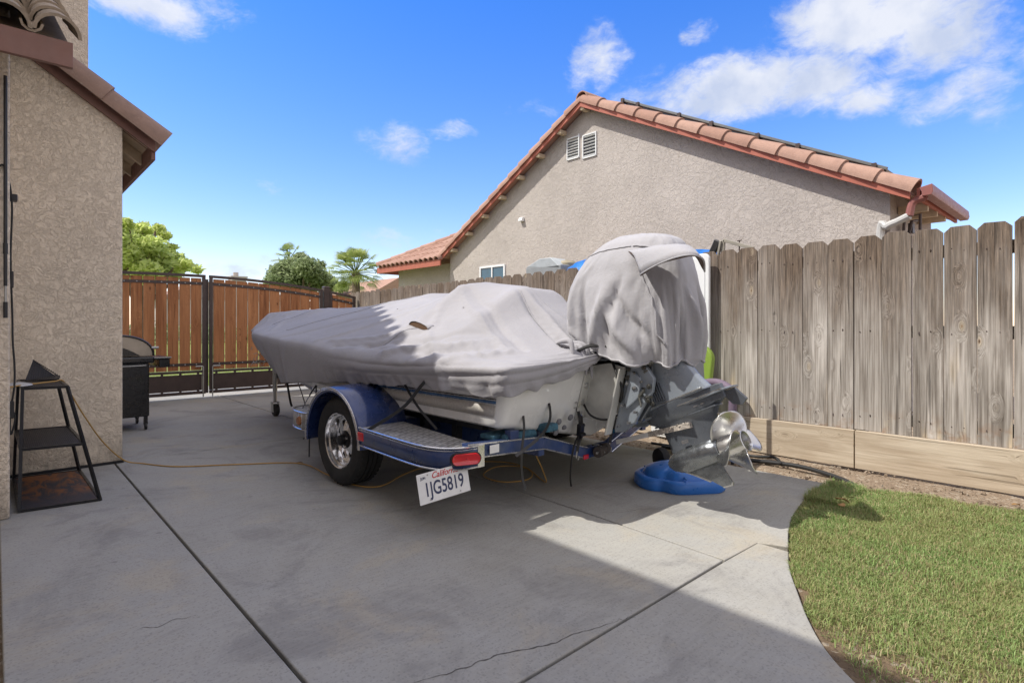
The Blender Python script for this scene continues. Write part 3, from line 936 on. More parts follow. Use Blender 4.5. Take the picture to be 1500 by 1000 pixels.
# ============================================================ DRIVE GATE
GY = 9.5
def arch(x):
    # top rail height, highest near the meeting stile
    t = (x - 2.2) / 2.1
    return 1.868 - .155 * t * t if x > 2.2 else 1.868 - .05 * t * t
def gate_leaf(name, label, x0, x1, group):
    t = thing(name, label, 'gate', ((x0 + x1) / 2, GY, 0), group=group)
    n = 24
    xs = [x0 + (x1 - x0) * i / n for i in range(n + 1)]
    mb = MB()
    mb.grid([[(x, GY - .025, arch(x) - .04) for x in xs], [(x, GY - .025, arch(x)) for x in xs], [(x, GY + .025, arch(x)) for x in xs], [(x, GY + .025, arch(x) - .04) for x in xs], [(x, GY - .025, arch(x) - .04) for x in xs]])
    for x in (x0, x1 - .045):
        mb.box((x + .0225, GY, (arch(x) + .10) / 2 - .02), (.045, .05, arch(x) - .145))
    mb.box(((x0 + x1) / 2, GY, .075), (x1 - x0 - .002, .05, .045))
    mb.box(((x0 + x1) / 2, GY, .392), (x1 - x0 - .092, .044, .035))
    world_under(mb.build('frame', M['bronze'], bevel=.003), t)
    mb = MB(); mb.box(((x0 + x1) / 2, GY + .002, .230), (x1 - x0 - .10, .006, .245))
    for k in range(7):
        xx = x0 + .1 + (x1 - x0 - .2) * k / 6
        for z in (.114, .353):
            mb.box((xx, GY + .002, z), (.03, .03, .04))
    world_under(mb.build('kick_panel', M['bronze'], bevel=.002), t)
    nb = 10 if x1 - x0 > 1 else 3
    mb = MB(); bw = (x1 - x0 - .10) / nb
    for k in range(nb):
        xa = x0 + .05 + k * bw + .007; xb = xa + bw - .014
        mb.prism([(xa, .416), (xb, .416), (xb, arch(xb) - .055), (xa, arch(xa) - .055)], 'y', GY - .006, GY + .014)
    world_under(mb.build('boards', M['redwood'], bevel=.002, seg=1), t)
    bo = MB()
    for z_ in (0, 1):
        mb = MB()
        f = (lambda x: .505) if z_ else (lambda x: arch(x) - .135)
        xs2 = [x0 + .045 + (x1 - x0 - .09) * i / n for i in range(n + 1)]
        mb.grid([[(x, GY - .0145, f(x) - .021) for x in xs2], [(x, GY - .0145, f(x) + .021) for x in xs2], [(x, GY - .0065, f(x) + .021) for x in xs2], [(x, GY - .0065, f(x) - .021) for x in xs2], [(x, GY - .0145, f(x) - .021) for x in xs2]])
        for k in range(nb):
            xx = x0 + .05 + (k + .5) * bw
            bo.lathe([(0, 0), (.010, .001), (.011, .004), (.007, .009), (0, .011)], 10, 'y', M=Matrix.Translation((xx, GY - .0150, f(xx))) @ Matrix.Rotation(PI, 4, 'Z'))
        world_under(mb.build('strap', M['bronze']), t)
    world_under(bo.build('bolts', M['steel'], smooth=True), t)
    return t
gg = 'iron framed timber gate panels'
t = gate_leaf('drive_gate', 'redwood gate leaf in bronze steel frame behind the barbecue', .75, 2.375, gg)
mb = MB(); mb.tube([(2.23, GY - .045, .475), (2.325, GY - .045, .475), (2.335, GY - .045, .465), (2.335, GY - .045, .01)], .010, 8)
world_under(mb.build('drop_rod', M['steel'], smooth=True), t)
t = gate_leaf('drive_gate', 'redwood gate leaf in bronze steel frame directly behind the bow of the covered boat', 2.43, 4.235, gg)
mb = MB(); mb.tube([(2.575, GY - .045, .475), (2.475, GY - .045, .475), (2.465, GY - .045, .465), (2.465, GY - .045, .01)], .010, 8)
world_under(mb.build('drop_rod', M['steel'], smooth=True), t)
mb = MB(); mb.box((2.40, GY + .035, .93), (.05, .012, 1.75)); world_under(mb.build('astragal', M['bronze'], bevel=.002), t)
gp = thing('gate_post', 'square bronze steel post between the gate leaf and the narrow side panel', 'post', (4.30, GY, 0))
mb = MB(); mb.box((0, 0, .88), (.10, .10, 1.76)); mb.build('shaft', M['bronze'], gp, bevel=.004)
mb = MB(); mb.box((0, 0, 1.773), (.115, .115, .022), taper=.7); mb.build('cap', M['bronze'], gp, bevel=.003)
t = gate_leaf('side_panel', 'narrow redwood filler panel between the gate post and the grey fence', 4.365, 4.86, gg)


# ============================================================ NEIGHBOUR'S HOUSE
nb_ = thing('neighbour_house', 'grey stucco house with pink clay tile gable roof behind the fence', 'house', (9, 6, 0))
def np_(o):
    return world_under(o, nb_)
NX = 7.92
AP = (6.55, 5.02)       # y, z of the fascia underside at the ridge
ER = (1.62, 2.545)
EL = (10.85, 2.62)
def rake_z(y):
    return ER[1] + (y - ER[0]) * (AP[1] - ER[1]) / (AP[0] - ER[0]) if y < AP[0] else EL[1] + (EL[0] - y) * (AP[1] - EL[1]) / (EL[0] - AP[0])
mb = MB()
mb.prism([(1.86, -.05), (10.72, -.05), (10.72, rake_z(10.72) + .06), (AP[0], AP[1] + .05), (1.86, rake_z(1.86) + .06)], 'x', NX, 10.1)
np_(mb.build('wall', M['stucco_far']))
for (e, nm) in ((ER, 'r'), (EL, 'l')):
    mb = MB()
    d = Vector((AP[0] - e[0], AP[1] - e[1])); 
    pts2 = [e, AP, (AP[0], AP[1] + .13), (e[0], e[1] + .12)]
    mb.prism(pts2, 'x', NX - .20, NX - .165)
    np_(mb.build('fascia', M['fascia_red'], bevel=.002))
    mb = MB()
    mb.prism([(e[0] - .0, e[1] + .06), (AP[0], AP[1] + .075), (AP[0], AP[1] + .11), (e[0], e[1] + .095)], 'x', NX - .163, 10.2)
    np_(mb.build('roof', M['tile']))
    # lookouts under the rake
    if nm == 'l':
        for k in range(8):
            yy = EL[0] - .4 - k * .56
            mb = MB(); mb.box((NX - .09, yy, rake_z(yy) - .01), (.17, .09, .07)); np_(mb.build('lookout', M['eavewood']))
    mb = MB()
    dv = Vector((0, e[0] - AP[0], e[1] - AP[1])); Ln = dv.length; dv.normalize(); up = dv.cross(Vector((1, 0, 0))); up = up if up.z > 0 else -up
    nT = 13 if nm == 'r' else 14
    step = Ln / nT
    for i in range(nT):
        p = Vector((NX - .10, AP[0], AP[1] + .10)) + dv * (i * step - .03)
        barrel(mb, p + up * .01, dv, (1, 0, 0), up, .118, .150, step + .055, th=.022, n=14, span=PI * 1.12)
    np_(mb.build('rake_tiles', M['tile'], smooth=True))
    # field courses behind the rake
    mb = MB()
    for j in range(5 if nm == 'r' else 22):
        x = NX + .22 + j * .28
        for i in range(nT):
            p = Vector((x, AP[0], AP[1] + .09)) + dv * (i * step - .03)
            barrel(mb, p, dv, (1, 0, 0), up, .09, .105, step + .055, th=.018, n=7)
    np_(mb.build('field_tiles', M['tile'], smooth=True))
mb = MB()
for i in range(5):
    barrel(mb, (NX - .17 + i * .42, AP[0], AP[1] + .16), (1, 0, -.0), (0, 1, 0), (0, 0, 1), .13, .15, .46, th=.02, n=12)
np_(mb.build('ridge_tiles', M['tile'], smooth=True))
# gable vents
for (xa, ya, xb, yb, xc, yc) in ((831, 207, 848, 197, 848, 230), (854, 200, 873, 193, 873, 227)):
    p0 = onX(xa, ya, NX - .012); p1 = onX(xb, yb, NX - .012); p2 = onX(xc, yc, NX - .012)
    ya_, yb_ = p0.y, p1.y; zt0, zt1, zb = p0.z, p1.z, p2.z
    v = MB()
    for k in range(2):
        yy = (ya_, yb_)[k]
        v.box((NX - .008, yy, (zb + (zt0, zt1)[k]) / 2), (.03, .018, (zt0, zt1)[k] - zb + .02))
    v.box((NX - .008, (ya_ + yb_) / 2, zb), (.03, abs(ya_ - yb_), .02)); v.box((NX - .009, (ya_ + yb_) / 2, (zt0 + zt1) / 2), (.03, abs(ya_ - yb_), .02))
    fr = v.build('gable_vent', M['whiteplastic']); np_(fr)
    v = MB(); nl = 7
    for k in range(nl):
        z = zb + (min(zt0, zt1) - zb) * (k + .5) / nl
        v.box((NX - .006, (ya_ + yb_) / 2, z), (.03, abs(ya_ - yb_) - .02, .007), rot=(0, R(38), 0))
    lo = v.build('louvres', M['whiteplastic']); lo.parent = fr
    v = MB(); v.box((NX - .0, (ya_ + yb_) / 2, (zb + zt0) / 2), (.004, abs(ya_ - yb_) - .02, zt0 - zb - .02)); bk = v.build('void', M['black']); bk.parent = fr
# exhaust cap
p = onX(764, 322, NX - .03); v = MB(); v.prism([(p.x + .03, p.z + .05), (p.x - .02, p.z + .045), (p.x - .055, p.z - .02), (p.x - .05, p.z - .035), (p.x + .03, p.z - .035)], 'y', p.y - .05, p.y + .05); np_(v.build('vent_cap', M['whiteplastic'], bevel=.004))
# window just over the fence
a = onX(704, 393, NX - .01); b = onX(739, 390, NX - .01)
v = MB(); zt = (a.z + b.z) / 2 + .02; zb = zt - .9; ym = (a.y + b.y) / 2; wd = abs(a.y - b.y)
for yy, ww in ((a.y, .04), (ym, .035), (b.y, .04)):
    v.box((NX - .012, yy, (zt + zb) / 2), (.03, ww, zt - zb))
v.box((NX - .013, ym, zt), (.03, wd + .04, .04)); v.box((NX - .013, ym, zb), (.03, wd + .04, .04))
fr = v.build('window', M['whiteplastic']); np_(fr)
v = MB(); v.box((NX - .004, ym, (zt + zb) / 2), (.004, wd, zt - zb)); pn = v.build('pane', M['glass']); pn.parent = fr
# eave, gutter and downspout at the near corner
mb = MB(); mb.prism([(1.50, 2.60), (1.52, 2.655), (1.405, 2.68), (1.395, 2.60), (1.41, 2.56), (1.50, 2.555)], 'x', NX - .24, 9.95); np_(mb.build('gutter', M['gutter'], bevel=.003))
mb = MB(); mb.box((8.85, 1.545, 2.60), (2.2, .03, .13)); np_(mb.build('fascia', M['fascia_red']))
mb = MB()
c1 = onX(1338, 296, NX - .14); c2 = onX(1332, 316, NX - .15); c3 = onX(1300, 332, NX - .10); c4 = onX(1289, 350, NX - .05)
mb.tube(catmull([tuple(Vector((NX - .14, 1.47, 2.56))), tuple(c1), tuple(c2)], 5), .042, 10)
np_(mb.build('downspout', M['gutter'], smooth=True))
mb = MB(); mb.tube(catmull([tuple(c2), tuple((c2 + c3) / 2), tuple(c3), tuple(c4), (NX - .05, c4.y, .2)], 5), .045, 10)
np_(mb.build('downspout', M['gutter_grey'], smooth=True))
for k in range(3):
    mb = MB(); mb.box((NX + .35 + k * .5, 1.70, 2.52), (.06, .30, .09)); np_(mb.build('rafter', M['eavewood']))
mb = MB(); mb.tube([(NX + .30, 1.80, 2.0), (NX + .30, 1.78, 2.42), (NX + .30, 1.62, 2.44), (NX + .30, 1.62, 2.1)], .018, 8); mb.tube([(NX + .38, 1.80, 2.0), (NX + .38, 1.72, 2.38), (NX + .52, 1.70, 2.40)], .02, 8); mb.box((NX + .45, 1.74, 2.30), (.10, .05, .12))
np_(mb.build('pipework', M['bronze'], smooth=True))
# solar collector on rails along the near slope
sp_ = []
for (x, y) in ((915, 157), (1300, 257)):
    sp_.append(onX(x, y - 9, NX + .10))
d = (sp_[1] - sp_[0]).normalized(); up = d.cross(Vector((1, 0, 0))); up = up if up.z > 0 else -up
mb = MB(); pA = sp_[0]; pB = sp_[1]
mb._add([pA, pB, pB + Vector((1.7, 0, 0)), pA + Vector((1.7, 0, 0)), pA - up * .045, pB - up * .045, pB + Vector((1.7, 0, 0)) - up * .045, pA + Vector((1.7, 0, 0)) - up * .045], [(0, 1, 2, 3), (4, 5, 6, 7), (0, 1, 5, 4), (1, 2, 6, 5), (2, 3, 7, 6), (3, 0, 4, 7)])
so = mb.build('solar_panel', M['solar']); np_(so)
mb = MB(); mb.tube([pA + Vector((-.02, 0, 0)), pB + Vector((-.02, 0, 0))], .024, 6)
ra = mb.build('rail', M['rail_dark']); ra.parent = so
for f in (.0, .08, .28, .42, .60, .74, .97):
    q = pA.lerp(pB, f); mb = MB(); mb.box(q - up * .03 + Vector((-.04, 0, 0)), (.05, .05, .12)); ck = mb.build('clamp', M['bronze']); ck.parent = so
# hipped wing beyond the gable
W0 = onX(552, 402, NX - .28); W1 = onX(645, 387, NX - .28)
ez = 2.56; y0w, y1w = 10.75, W0.y
mb = MB(); mb.box((NX - .26, (y0w + y1w) / 2, ez + .01), (.035, y1w - y0w, .15)); mb.box((NX + 1.0, y1w - .018, ez + .01), (2.5, .035, .149)); np_(mb.build('fascia', M['fascia_red'], bevel=.003))
mb = MB(); mb.prism([(y0w, 0), (y1w - .4, 0), (y1w - .4, ez + .03), (y0w, ez + .03)], 'x', NX + .16, 14); np_(mb.build('wall', M['stucco_far']))
mb = MB(); hh = .52; Dp = 2.6
mb._add([(NX - .26, y0w, ez + .08), (NX - .26, y1w, ez + .08), (NX - .26 + Dp, y1w - Dp, ez + .08 + Dp * hh), (NX - .26 + Dp, y0w, ez + .08 + Dp * hh), (NX + 5, y1w, ez + .08), (NX + 5, y1w - Dp, ez + .08 + Dp * hh)], [(0, 1, 2, 3), (1, 4, 5, 2)])
np_(mb.build('roof', M['tile'], solid=.02))
mb = MB()
dn = Vector((-1, 0, -hh)).normalized(); up = Vector((-hh, 0, 1)).normalized()
y = y0w + .1
while y < y1w - .05:
    for i in range(7):
        x = NX - .26 + (i + 1) * .37
        if (x - .30) - (NX - .26) > (y1w - y):
            continue
        barrel(mb, (x, y, ez + .085 + (x - NX + .26) * hh), dn, (0, 1, 0), up, .085, .10, .46, n=7)
    y += .215
np_(mb.build('field_tiles', M['tile'], smooth=True))
mb = MB()
hd = Vector((-1, 1, -hh)).normalized()
for i in range(9):
    p = Vector((NX - .26 + 2.6, y1w - 2.6, ez + .12 + 2.6 * hh)) + hd * (i * .43)
    if p.z > ez + .2:
        barrel(mb, p, hd, (1, 1, 0), (-.3, .3, 1), .11, .13, .46, n=9)
np_(mb.build('hip_tiles', M['tile'], smooth=True))


# ============================================================ COVER CLOTH: tension membrane over props, then slack buckled into folds
YS = [-.06, .3, .8, 1.2, 1.6, 2.0, 2.6, 3.0, 3.3, 3.8, 4.3, 4.7, 5.0, 5.15]
HW = [1.00, 1.03, 1.05, 1.05, 1.05, 1.04, 1.02, .99, .955, .85, .67, .50, .40, .32]
ZE = [.885, .885, .88, .88, .90, .935, .962, .985, 1.0, 1.02, 1.022, 1.025, 1.04, 1.06]
ZB = [.745, .755, .755, .73, .70, .665, .62, .585, .60, .69, .80, .89, .93, .94]
INS = [.015, .015, .015, .015, .02, .03, .06, .13, .20, .24, .27, .30, .3, .3]
# things that prop the cover up: (x, y, z) line segments
PROPS = [((-.28, 1.10, 1.43), (-.08, 1.10, 1.455)), ((-.08, 1.10, 1.455), (.28, 1.12, 1.44)), ((-.20, .60, 1.375), (.25, .60, 1.385)), ((-.09, 1.10, 1.45), (-.06, .6, 1.39)),
         ((.10, 2.0, 1.41), (.40, 1.95, 1.42)), ((.1, 2.0, 1.405), (-.05, 2.75, 1.30)), ((-.12, 2.75, 1.30), (.2, 2.75, 1.30)), ((-.16, 3.75, 1.30), (.2, 3.75, 1.30)), ((-.20, 4.35, 1.29), (.22, 4.35, 1.29)),
         ((-.22, 4.98, 1.27), (.22, 4.98, 1.27)), ((-.22, 4.98, 1.265), (-.18, 4.35, 1.285)), ((0, 2.75, 1.30), (0, 4.4, 1.29)), ((-.30, -.02, .93), (.30, -.02, .97))]
PROPS = [((a[0] + .05, a[1], a[2]), (b[0] + .05, b[1], b[2])) for a, b in PROPS]


def hwid(y):
    return np.interp(y, YS, HW)


def membrane(nx=81, ny=181):
    xs = np.linspace(-1.1, 1.1, nx); ys = np.linspace(-.2, 5.35, ny)
    X, Y = np.meshgrid(xs, ys)
    ze = np.interp(Y, YS, ZE)
    inside = (np.abs(X) < hwid(Y) - .004) & (Y > -.10) & (Y < 5.2)
    obs = np.full(X.shape, -9.)
    for (a, b) in PROPS:
        for t in np.linspace(0, 1, 60):
            p = [a[i] + (b[i] - a[i]) * t for i in range(3)]
            j = int(round((p[0] + 1.1) / 2.2 * (nx - 1))); i = int(round((p[1] + .2) / 5.55 * (ny - 1)))
            obs[i - 1:i + 2, j - 1:j + 2] = np.maximum(obs[i - 1:i + 2, j - 1:j + 2], p[2])
    # deck keeps it from sagging
    obs = np.maximum(obs, np.where(inside, ze - .03, -9))
    Z = ze + np.where(inside, .3, 0)
    hx = (xs[1] - xs[0]); hy = (ys[1] - ys[0])
    cx = 1 / hx ** 2; cy = 2.2 / hy ** 2
    for it in range(1500):
        Zn = Z.copy()
        Zn[1:-1, 1:-1] = (cx * (Z[1:-1, 2:] + Z[1:-1, :-2]) + cy * (Z[2:, 1:-1] + Z[:-2, 1:-1])) / (2 * cx + 2 * cy) - 1.2e-5
        Z = np.where(inside, np.maximum(Zn, obs), ze)
    # the cloth is tight across the beam: straight tent walls from prop to gunwale
    Zh = Z.copy()
    for i in range(ny):
        js = np.where(inside[i])[0]
        if len(js) < 3:
            continue
        a, b = js[0] - 1, js[-1] + 1
        hull = []
        for j in range(a, b + 1):
            while len(hull) > 1 and (Z[i, hull[-1]] - Z[i, hull[-2]]) * (j - hull[-2]) <= (Z[i, j] - Z[i, hull[-2]]) * (hull[-1] - hull[-2]):
                hull.pop()
            hull.append(j)
        Zh[i, a:b + 1] = np.interp(np.arange(a, b + 1), hull, Z[i, hull])
    Z = .12 * Z + .88 * Zh
    for _ in range(3):
        Z[1:-1, 1:-1] = np.where(inside[1:-1, 1:-1], .4 * Z[1:-1, 1:-1] + .15 * (Z[2:, 1:-1] + Z[:-2, 1:-1] + Z[1:-1, 2:] + Z[1:-1, :-2]), Z[1:-1, 1:-1])
    return xs, ys, Z


def bilin(xs, ys, Z, x, y):
    fx = np.clip((x - xs[0]) / (xs[1] - xs[0]), 0, len(xs) - 1.001); fy = np.clip((y - ys[0]) / (ys[1] - ys[0]), 0, len(ys) - 1.001)
    i = fy.astype(int); j = fx.astype(int); u = fx - j; v = fy - i
    return (Z[i, j] * (1 - u) * (1 - v) + Z[i, j + 1] * u * (1 - v) + Z[i + 1, j] * (1 - u) * v + Z[i + 1, j + 1] * u * v)


def cover_outline(n):
    P = [(-hwid(y), y) for y in np.linspace(.0, 5.05, 200)]
    w = hwid(5.05)
    P += [(-w * math.cos(a), 5.05 + .15 * math.sin(a) ** .7) for a in np.linspace(0, math.pi, 40)[1:-1]]
    P += [(hwid(y), y) for y in np.linspace(5.05, .0, 200)]
    w = hwid(0)
    for a in np.linspace(0, math.pi, 60)[1:-1]:
        c = math.cos(a); s = math.sin(a)
        P.append((w * (abs(c) ** .35) * (1 if c > 0 else -1), -.12 * s ** .35))
    P = np.array(P); Q = np.vstack([P, P[:1]])
    L = np.r_[0, np.cumsum(np.linalg.norm(np.diff(Q, axis=0), axis=1))]
    t = np.linspace(0, L[-1], n, endpoint=False)
    return np.stack([np.interp(t, L, Q[:, 0]), np.interp(t, L, Q[:, 1])], 1)


def boat_cover_base(n=420, nk=16, nt=52):
    O = cover_outline(n)
    xs, ys, Z = membrane()
    ze = np.interp(O[:, 1], YS, ZE); zb = np.interp(O[:, 1], YS, ZB)
    tr = O[:, 1] < -.03
    kn = np.exp(-((O[:, 0] - .0) / .50) ** 2)
    zb = np.where(tr, .755 + .17 * kn, zb)
    ze = np.where(tr, .885 + .07 * kn, ze)
    rings = []
    for k in range(nk):
        t = k / nk
        inset = np.interp(O[:, 1], YS, INS) * (1 - t) ** 1.2
        y = np.where(O[:, 1] > 4.2, O[:, 1] - (1 - t) ** 1.2 * .30 * ((O[:, 1] - 4.2) / 1.0), O[:, 1])
        rings.append(np.stack([O[:, 0] * (1 - inset), y, zb + (ze - zb) * t], 1))
    sy = np.clip(O[:, 1], .18, 4.95)
    for k in range(nt):
        t = k / (nt - 1)
        x = O[:, 0] * (1 - t); y = O[:, 1] * (1 - t) + sy * t
        z = bilin(xs, ys, Z, x, y)
        z = np.maximum(z, ze - .03 + 0 * z)
        if k == 0:
            z = ze
        rings.append(np.stack([x, y, z], 1))
    V = np.array(rings)                                  # rings x n x 3
    V[..., 1] -= .26 * np.clip(V[..., 2] - .55, 0, .45) * np.clip(1 - V[..., 1] / .4, 0, 1)
    # soften the gunwale edge a little
    for _ in range(2):
        W_ = V.copy(); W_[1:-1] = .5 * V[1:-1] + .25 * (V[2:] + V[:-2]); V = W_
    return V


MZ = [.86, .90, .97, 1.05, 1.15, 1.25, 1.35, 1.44, 1.52, 1.59, 1.645, 1.675, 1.69]
MF = [-.02, .01, .05, .09, .125, .145, .13, .085, .02, -.06, -.14, -.21, -.28]
MR = [-.68, -.71, -.73, -.735, -.73, -.72, -.70, -.685, -.665, -.64, -.60, -.55, -.44]
MW = [.23, .255, .28, .295, .30, .295, .285, .265, .245, .21, .17, .12, .05]


def smooth_tab(z, xs, ys):
    zz = np.linspace(xs[0], xs[-1], 200); v = np.interp(zz, xs, ys)
    k = np.ones(19) / 19
    vp = np.convolve(np.pad(v, 9, mode='edge'), k, 'valid')
    return np.interp(z, zz, vp)


def motor_cover_base(n=300, m=110):
    rings = []
    for k in range(m):
        t = k / (m - 1)
        z = .925 + (1.688 - .925) * (1 - (1 - t) ** 1.35)
        f = smooth_tab(z, MZ, MF); r = smooth_tab(z, MZ, MR); w = smooth_tab(z, MZ, MW)
        if t > .93:
            q = ((1 - t) / .07) ** .5
            f = -.30 + (f + .30) * q; r = -.30 + (r + .30) * q; w *= q
        a = np.linspace(0, 2 * math.pi, n, endpoint=False)
        c, s = np.cos(a), np.sin(a); e = .70
        x = w * np.sign(s) * np.abs(s) ** e; y = (f + r) / 2 + (f - r) / 2 * np.sign(c) * np.abs(c) ** e
        x = x * (1 + .10 * c)
        h = max(0, 1 - t * 4)
        zz = z + h * (.045 * c - .0 + .012 * np.sin(a * 9 + 1) - .05 * np.exp(-((a - 4.4) / .5) ** 2))
        rings.append(np.stack([x, y, zz], 1))
    return np.array(rings)


def vnormals(V):
    du = np.roll(V, -1, 1) - np.roll(V, 1, 1)
    dv = np.empty_like(V); dv[1:-1] = V[2:] - V[:-2]; dv[0] = V[1] - V[0]; dv[-1] = V[-1] - V[-2]
    n = np.cross(du, dv); l = np.linalg.norm(n, axis=2, keepdims=True)
    return n / np.maximum(l, 1e-9)


def up2(V, f=2):
    """bilinear upsample of rings x n, closed along axis 1"""
    m, n, _ = V.shape
    A = np.empty((m, n * 2, 3)); A[:, ::2] = V; A[:, 1::2] = .5 * (V + np.roll(V, -1, 1))
    B = np.empty((m * 2 - 1, n * 2, 3)); B[::2] = A; B[1::2] = .5 * (A[1:] + A[:-1])
    return B


def buckle(B, su, sv, rmax, inner, iters, seed, bend=.35, noise_amp=.004, grav=.0, start=None, pin_rows=1, sub=1):
    """wrinkle mesh: edges want to be su / sv times longer than in the smooth shape B, vertices may stray rmax from B"""
    r = np.random.default_rng(seed)
    m, n, _ = B.shape
    N = vnormals(B)
    # outward
    cen = B.reshape(-1, 3).mean(0)
    if ((B - cen) * N).sum() < 0:
        N = -N
    P = (B.copy() if start is None else start.copy())
    nz = r.normal(0, 1, (m, n))
    pu, pv = sub if isinstance(sub, tuple) else (sub, sub)
    for _ in range(pu):
        nz = (nz + np.roll(nz, 1, 1) + np.roll(nz, -1, 1)) / 3
    for _ in range(pv):
        nz[1:-1] = (nz[1:-1] + nz[2:] + nz[:-2]) / 3
    nz /= nz.std() + 1e-9
    P += N * (nz * noise_amp)[..., None]
    Lu = np.linalg.norm(np.roll(B, -1, 1) - B, axis=2) * su
    Lv = np.linalg.norm(B[1:] - B[:-1], axis=2) * (.5 * (sv[1:] + sv[:-1]))
    Ld1 = np.linalg.norm(np.roll(B, -1, 1)[1:] - B[:-1], axis=2) * np.sqrt(.5 * (su[1:] ** 2 + sv[1:] ** 2))
    ev = n % 2 == 0
    def proj(a, b, L, k):
        d = b - a; l = np.linalg.norm(d, axis=-1); c = (k * .5 * (l - L) / np.maximum(l, 1e-9))[..., None] * d
        return c
    for it in range(iters):
        # along rings (red/black)
        for s in (0, 1):
            a = P[:, s::2]; b = np.roll(P, -1, 1)[:, s::2]
            c = proj(a, b, Lu[:, s::2], .9)
            P[:, s::2] += c
            idx = (np.arange(s, n, 2) + 1) % n
            P[:, idx] -= c
        for s in (0, 1):
            a = P[s:-1:2]; b = P[s + 1::2]; k = min(len(a), len(b)); 
            c = proj(a[:k], b[:k], Lv[s::2][:k], .9)
            P[s:s + 2 * k:2] += c; P[s + 1:s + 1 + 2 * k:2] -= c
        # shear, soft
        c = proj(P[:-1], np.roll(P, -1, 1)[1:], Ld1, .10)
        P[:-1] += c; P[1:] -= np.roll(c, 1, 1)
        # bending: pull towards neighbours' mean of the displacement field
        D = P - B
        Lp = .25 * (np.roll(D, 1, 1) + np.roll(D, -1, 1)); Lp[1:-1] += .25 * (D[2:] + D[:-2]); Lp[0] += .5 * D[0]; Lp[-1] += .5 * D[-1]
        D = D * (1 - bend) + Lp * bend
        D[..., 2] -= grav
        nd = (D * N).sum(2, keepdims=True)
        D = D + N * (np.maximum(nd, -inner[..., None]) - nd)
        l = np.linalg.norm(D, axis=2); k = np.minimum(1, rmax / np.maximum(l, 1e-9))
        P = B + D * k[..., None]
        if pin_rows:
            P[-1] = B[-1]
    return P


def ss(x, a, b):
    t = np.clip((x - a) / (b - a), 0, 1); return t * t * (3 - 2 * t)


def crease(P, N, B, pts, width, depth, push=0.0):
    """press (or raise) a soft fold along a polyline given in plan x, y"""
    d = np.full(B.shape[:2], 9.); tt = np.zeros(B.shape[:2]); ns = len(pts) - 1
    for i, (a, b) in enumerate(zip(pts[:-1], pts[1:])):
        a = np.array(a); b = np.array(b); ab = b - a
        t = np.clip(((B - a) * ab).sum(-1) / (ab @ ab), 0, 1)
        q = a + ab * t[..., None]
        dd = np.linalg.norm(B - q, axis=-1)
        tt = np.where(dd < d, (i + t) / ns, tt); d = np.minimum(d, dd)
    w = np.exp(-(d / width) ** 2) * np.minimum(1, tt * 2.2 + .08)
    return P + N * (w * depth)[..., None]


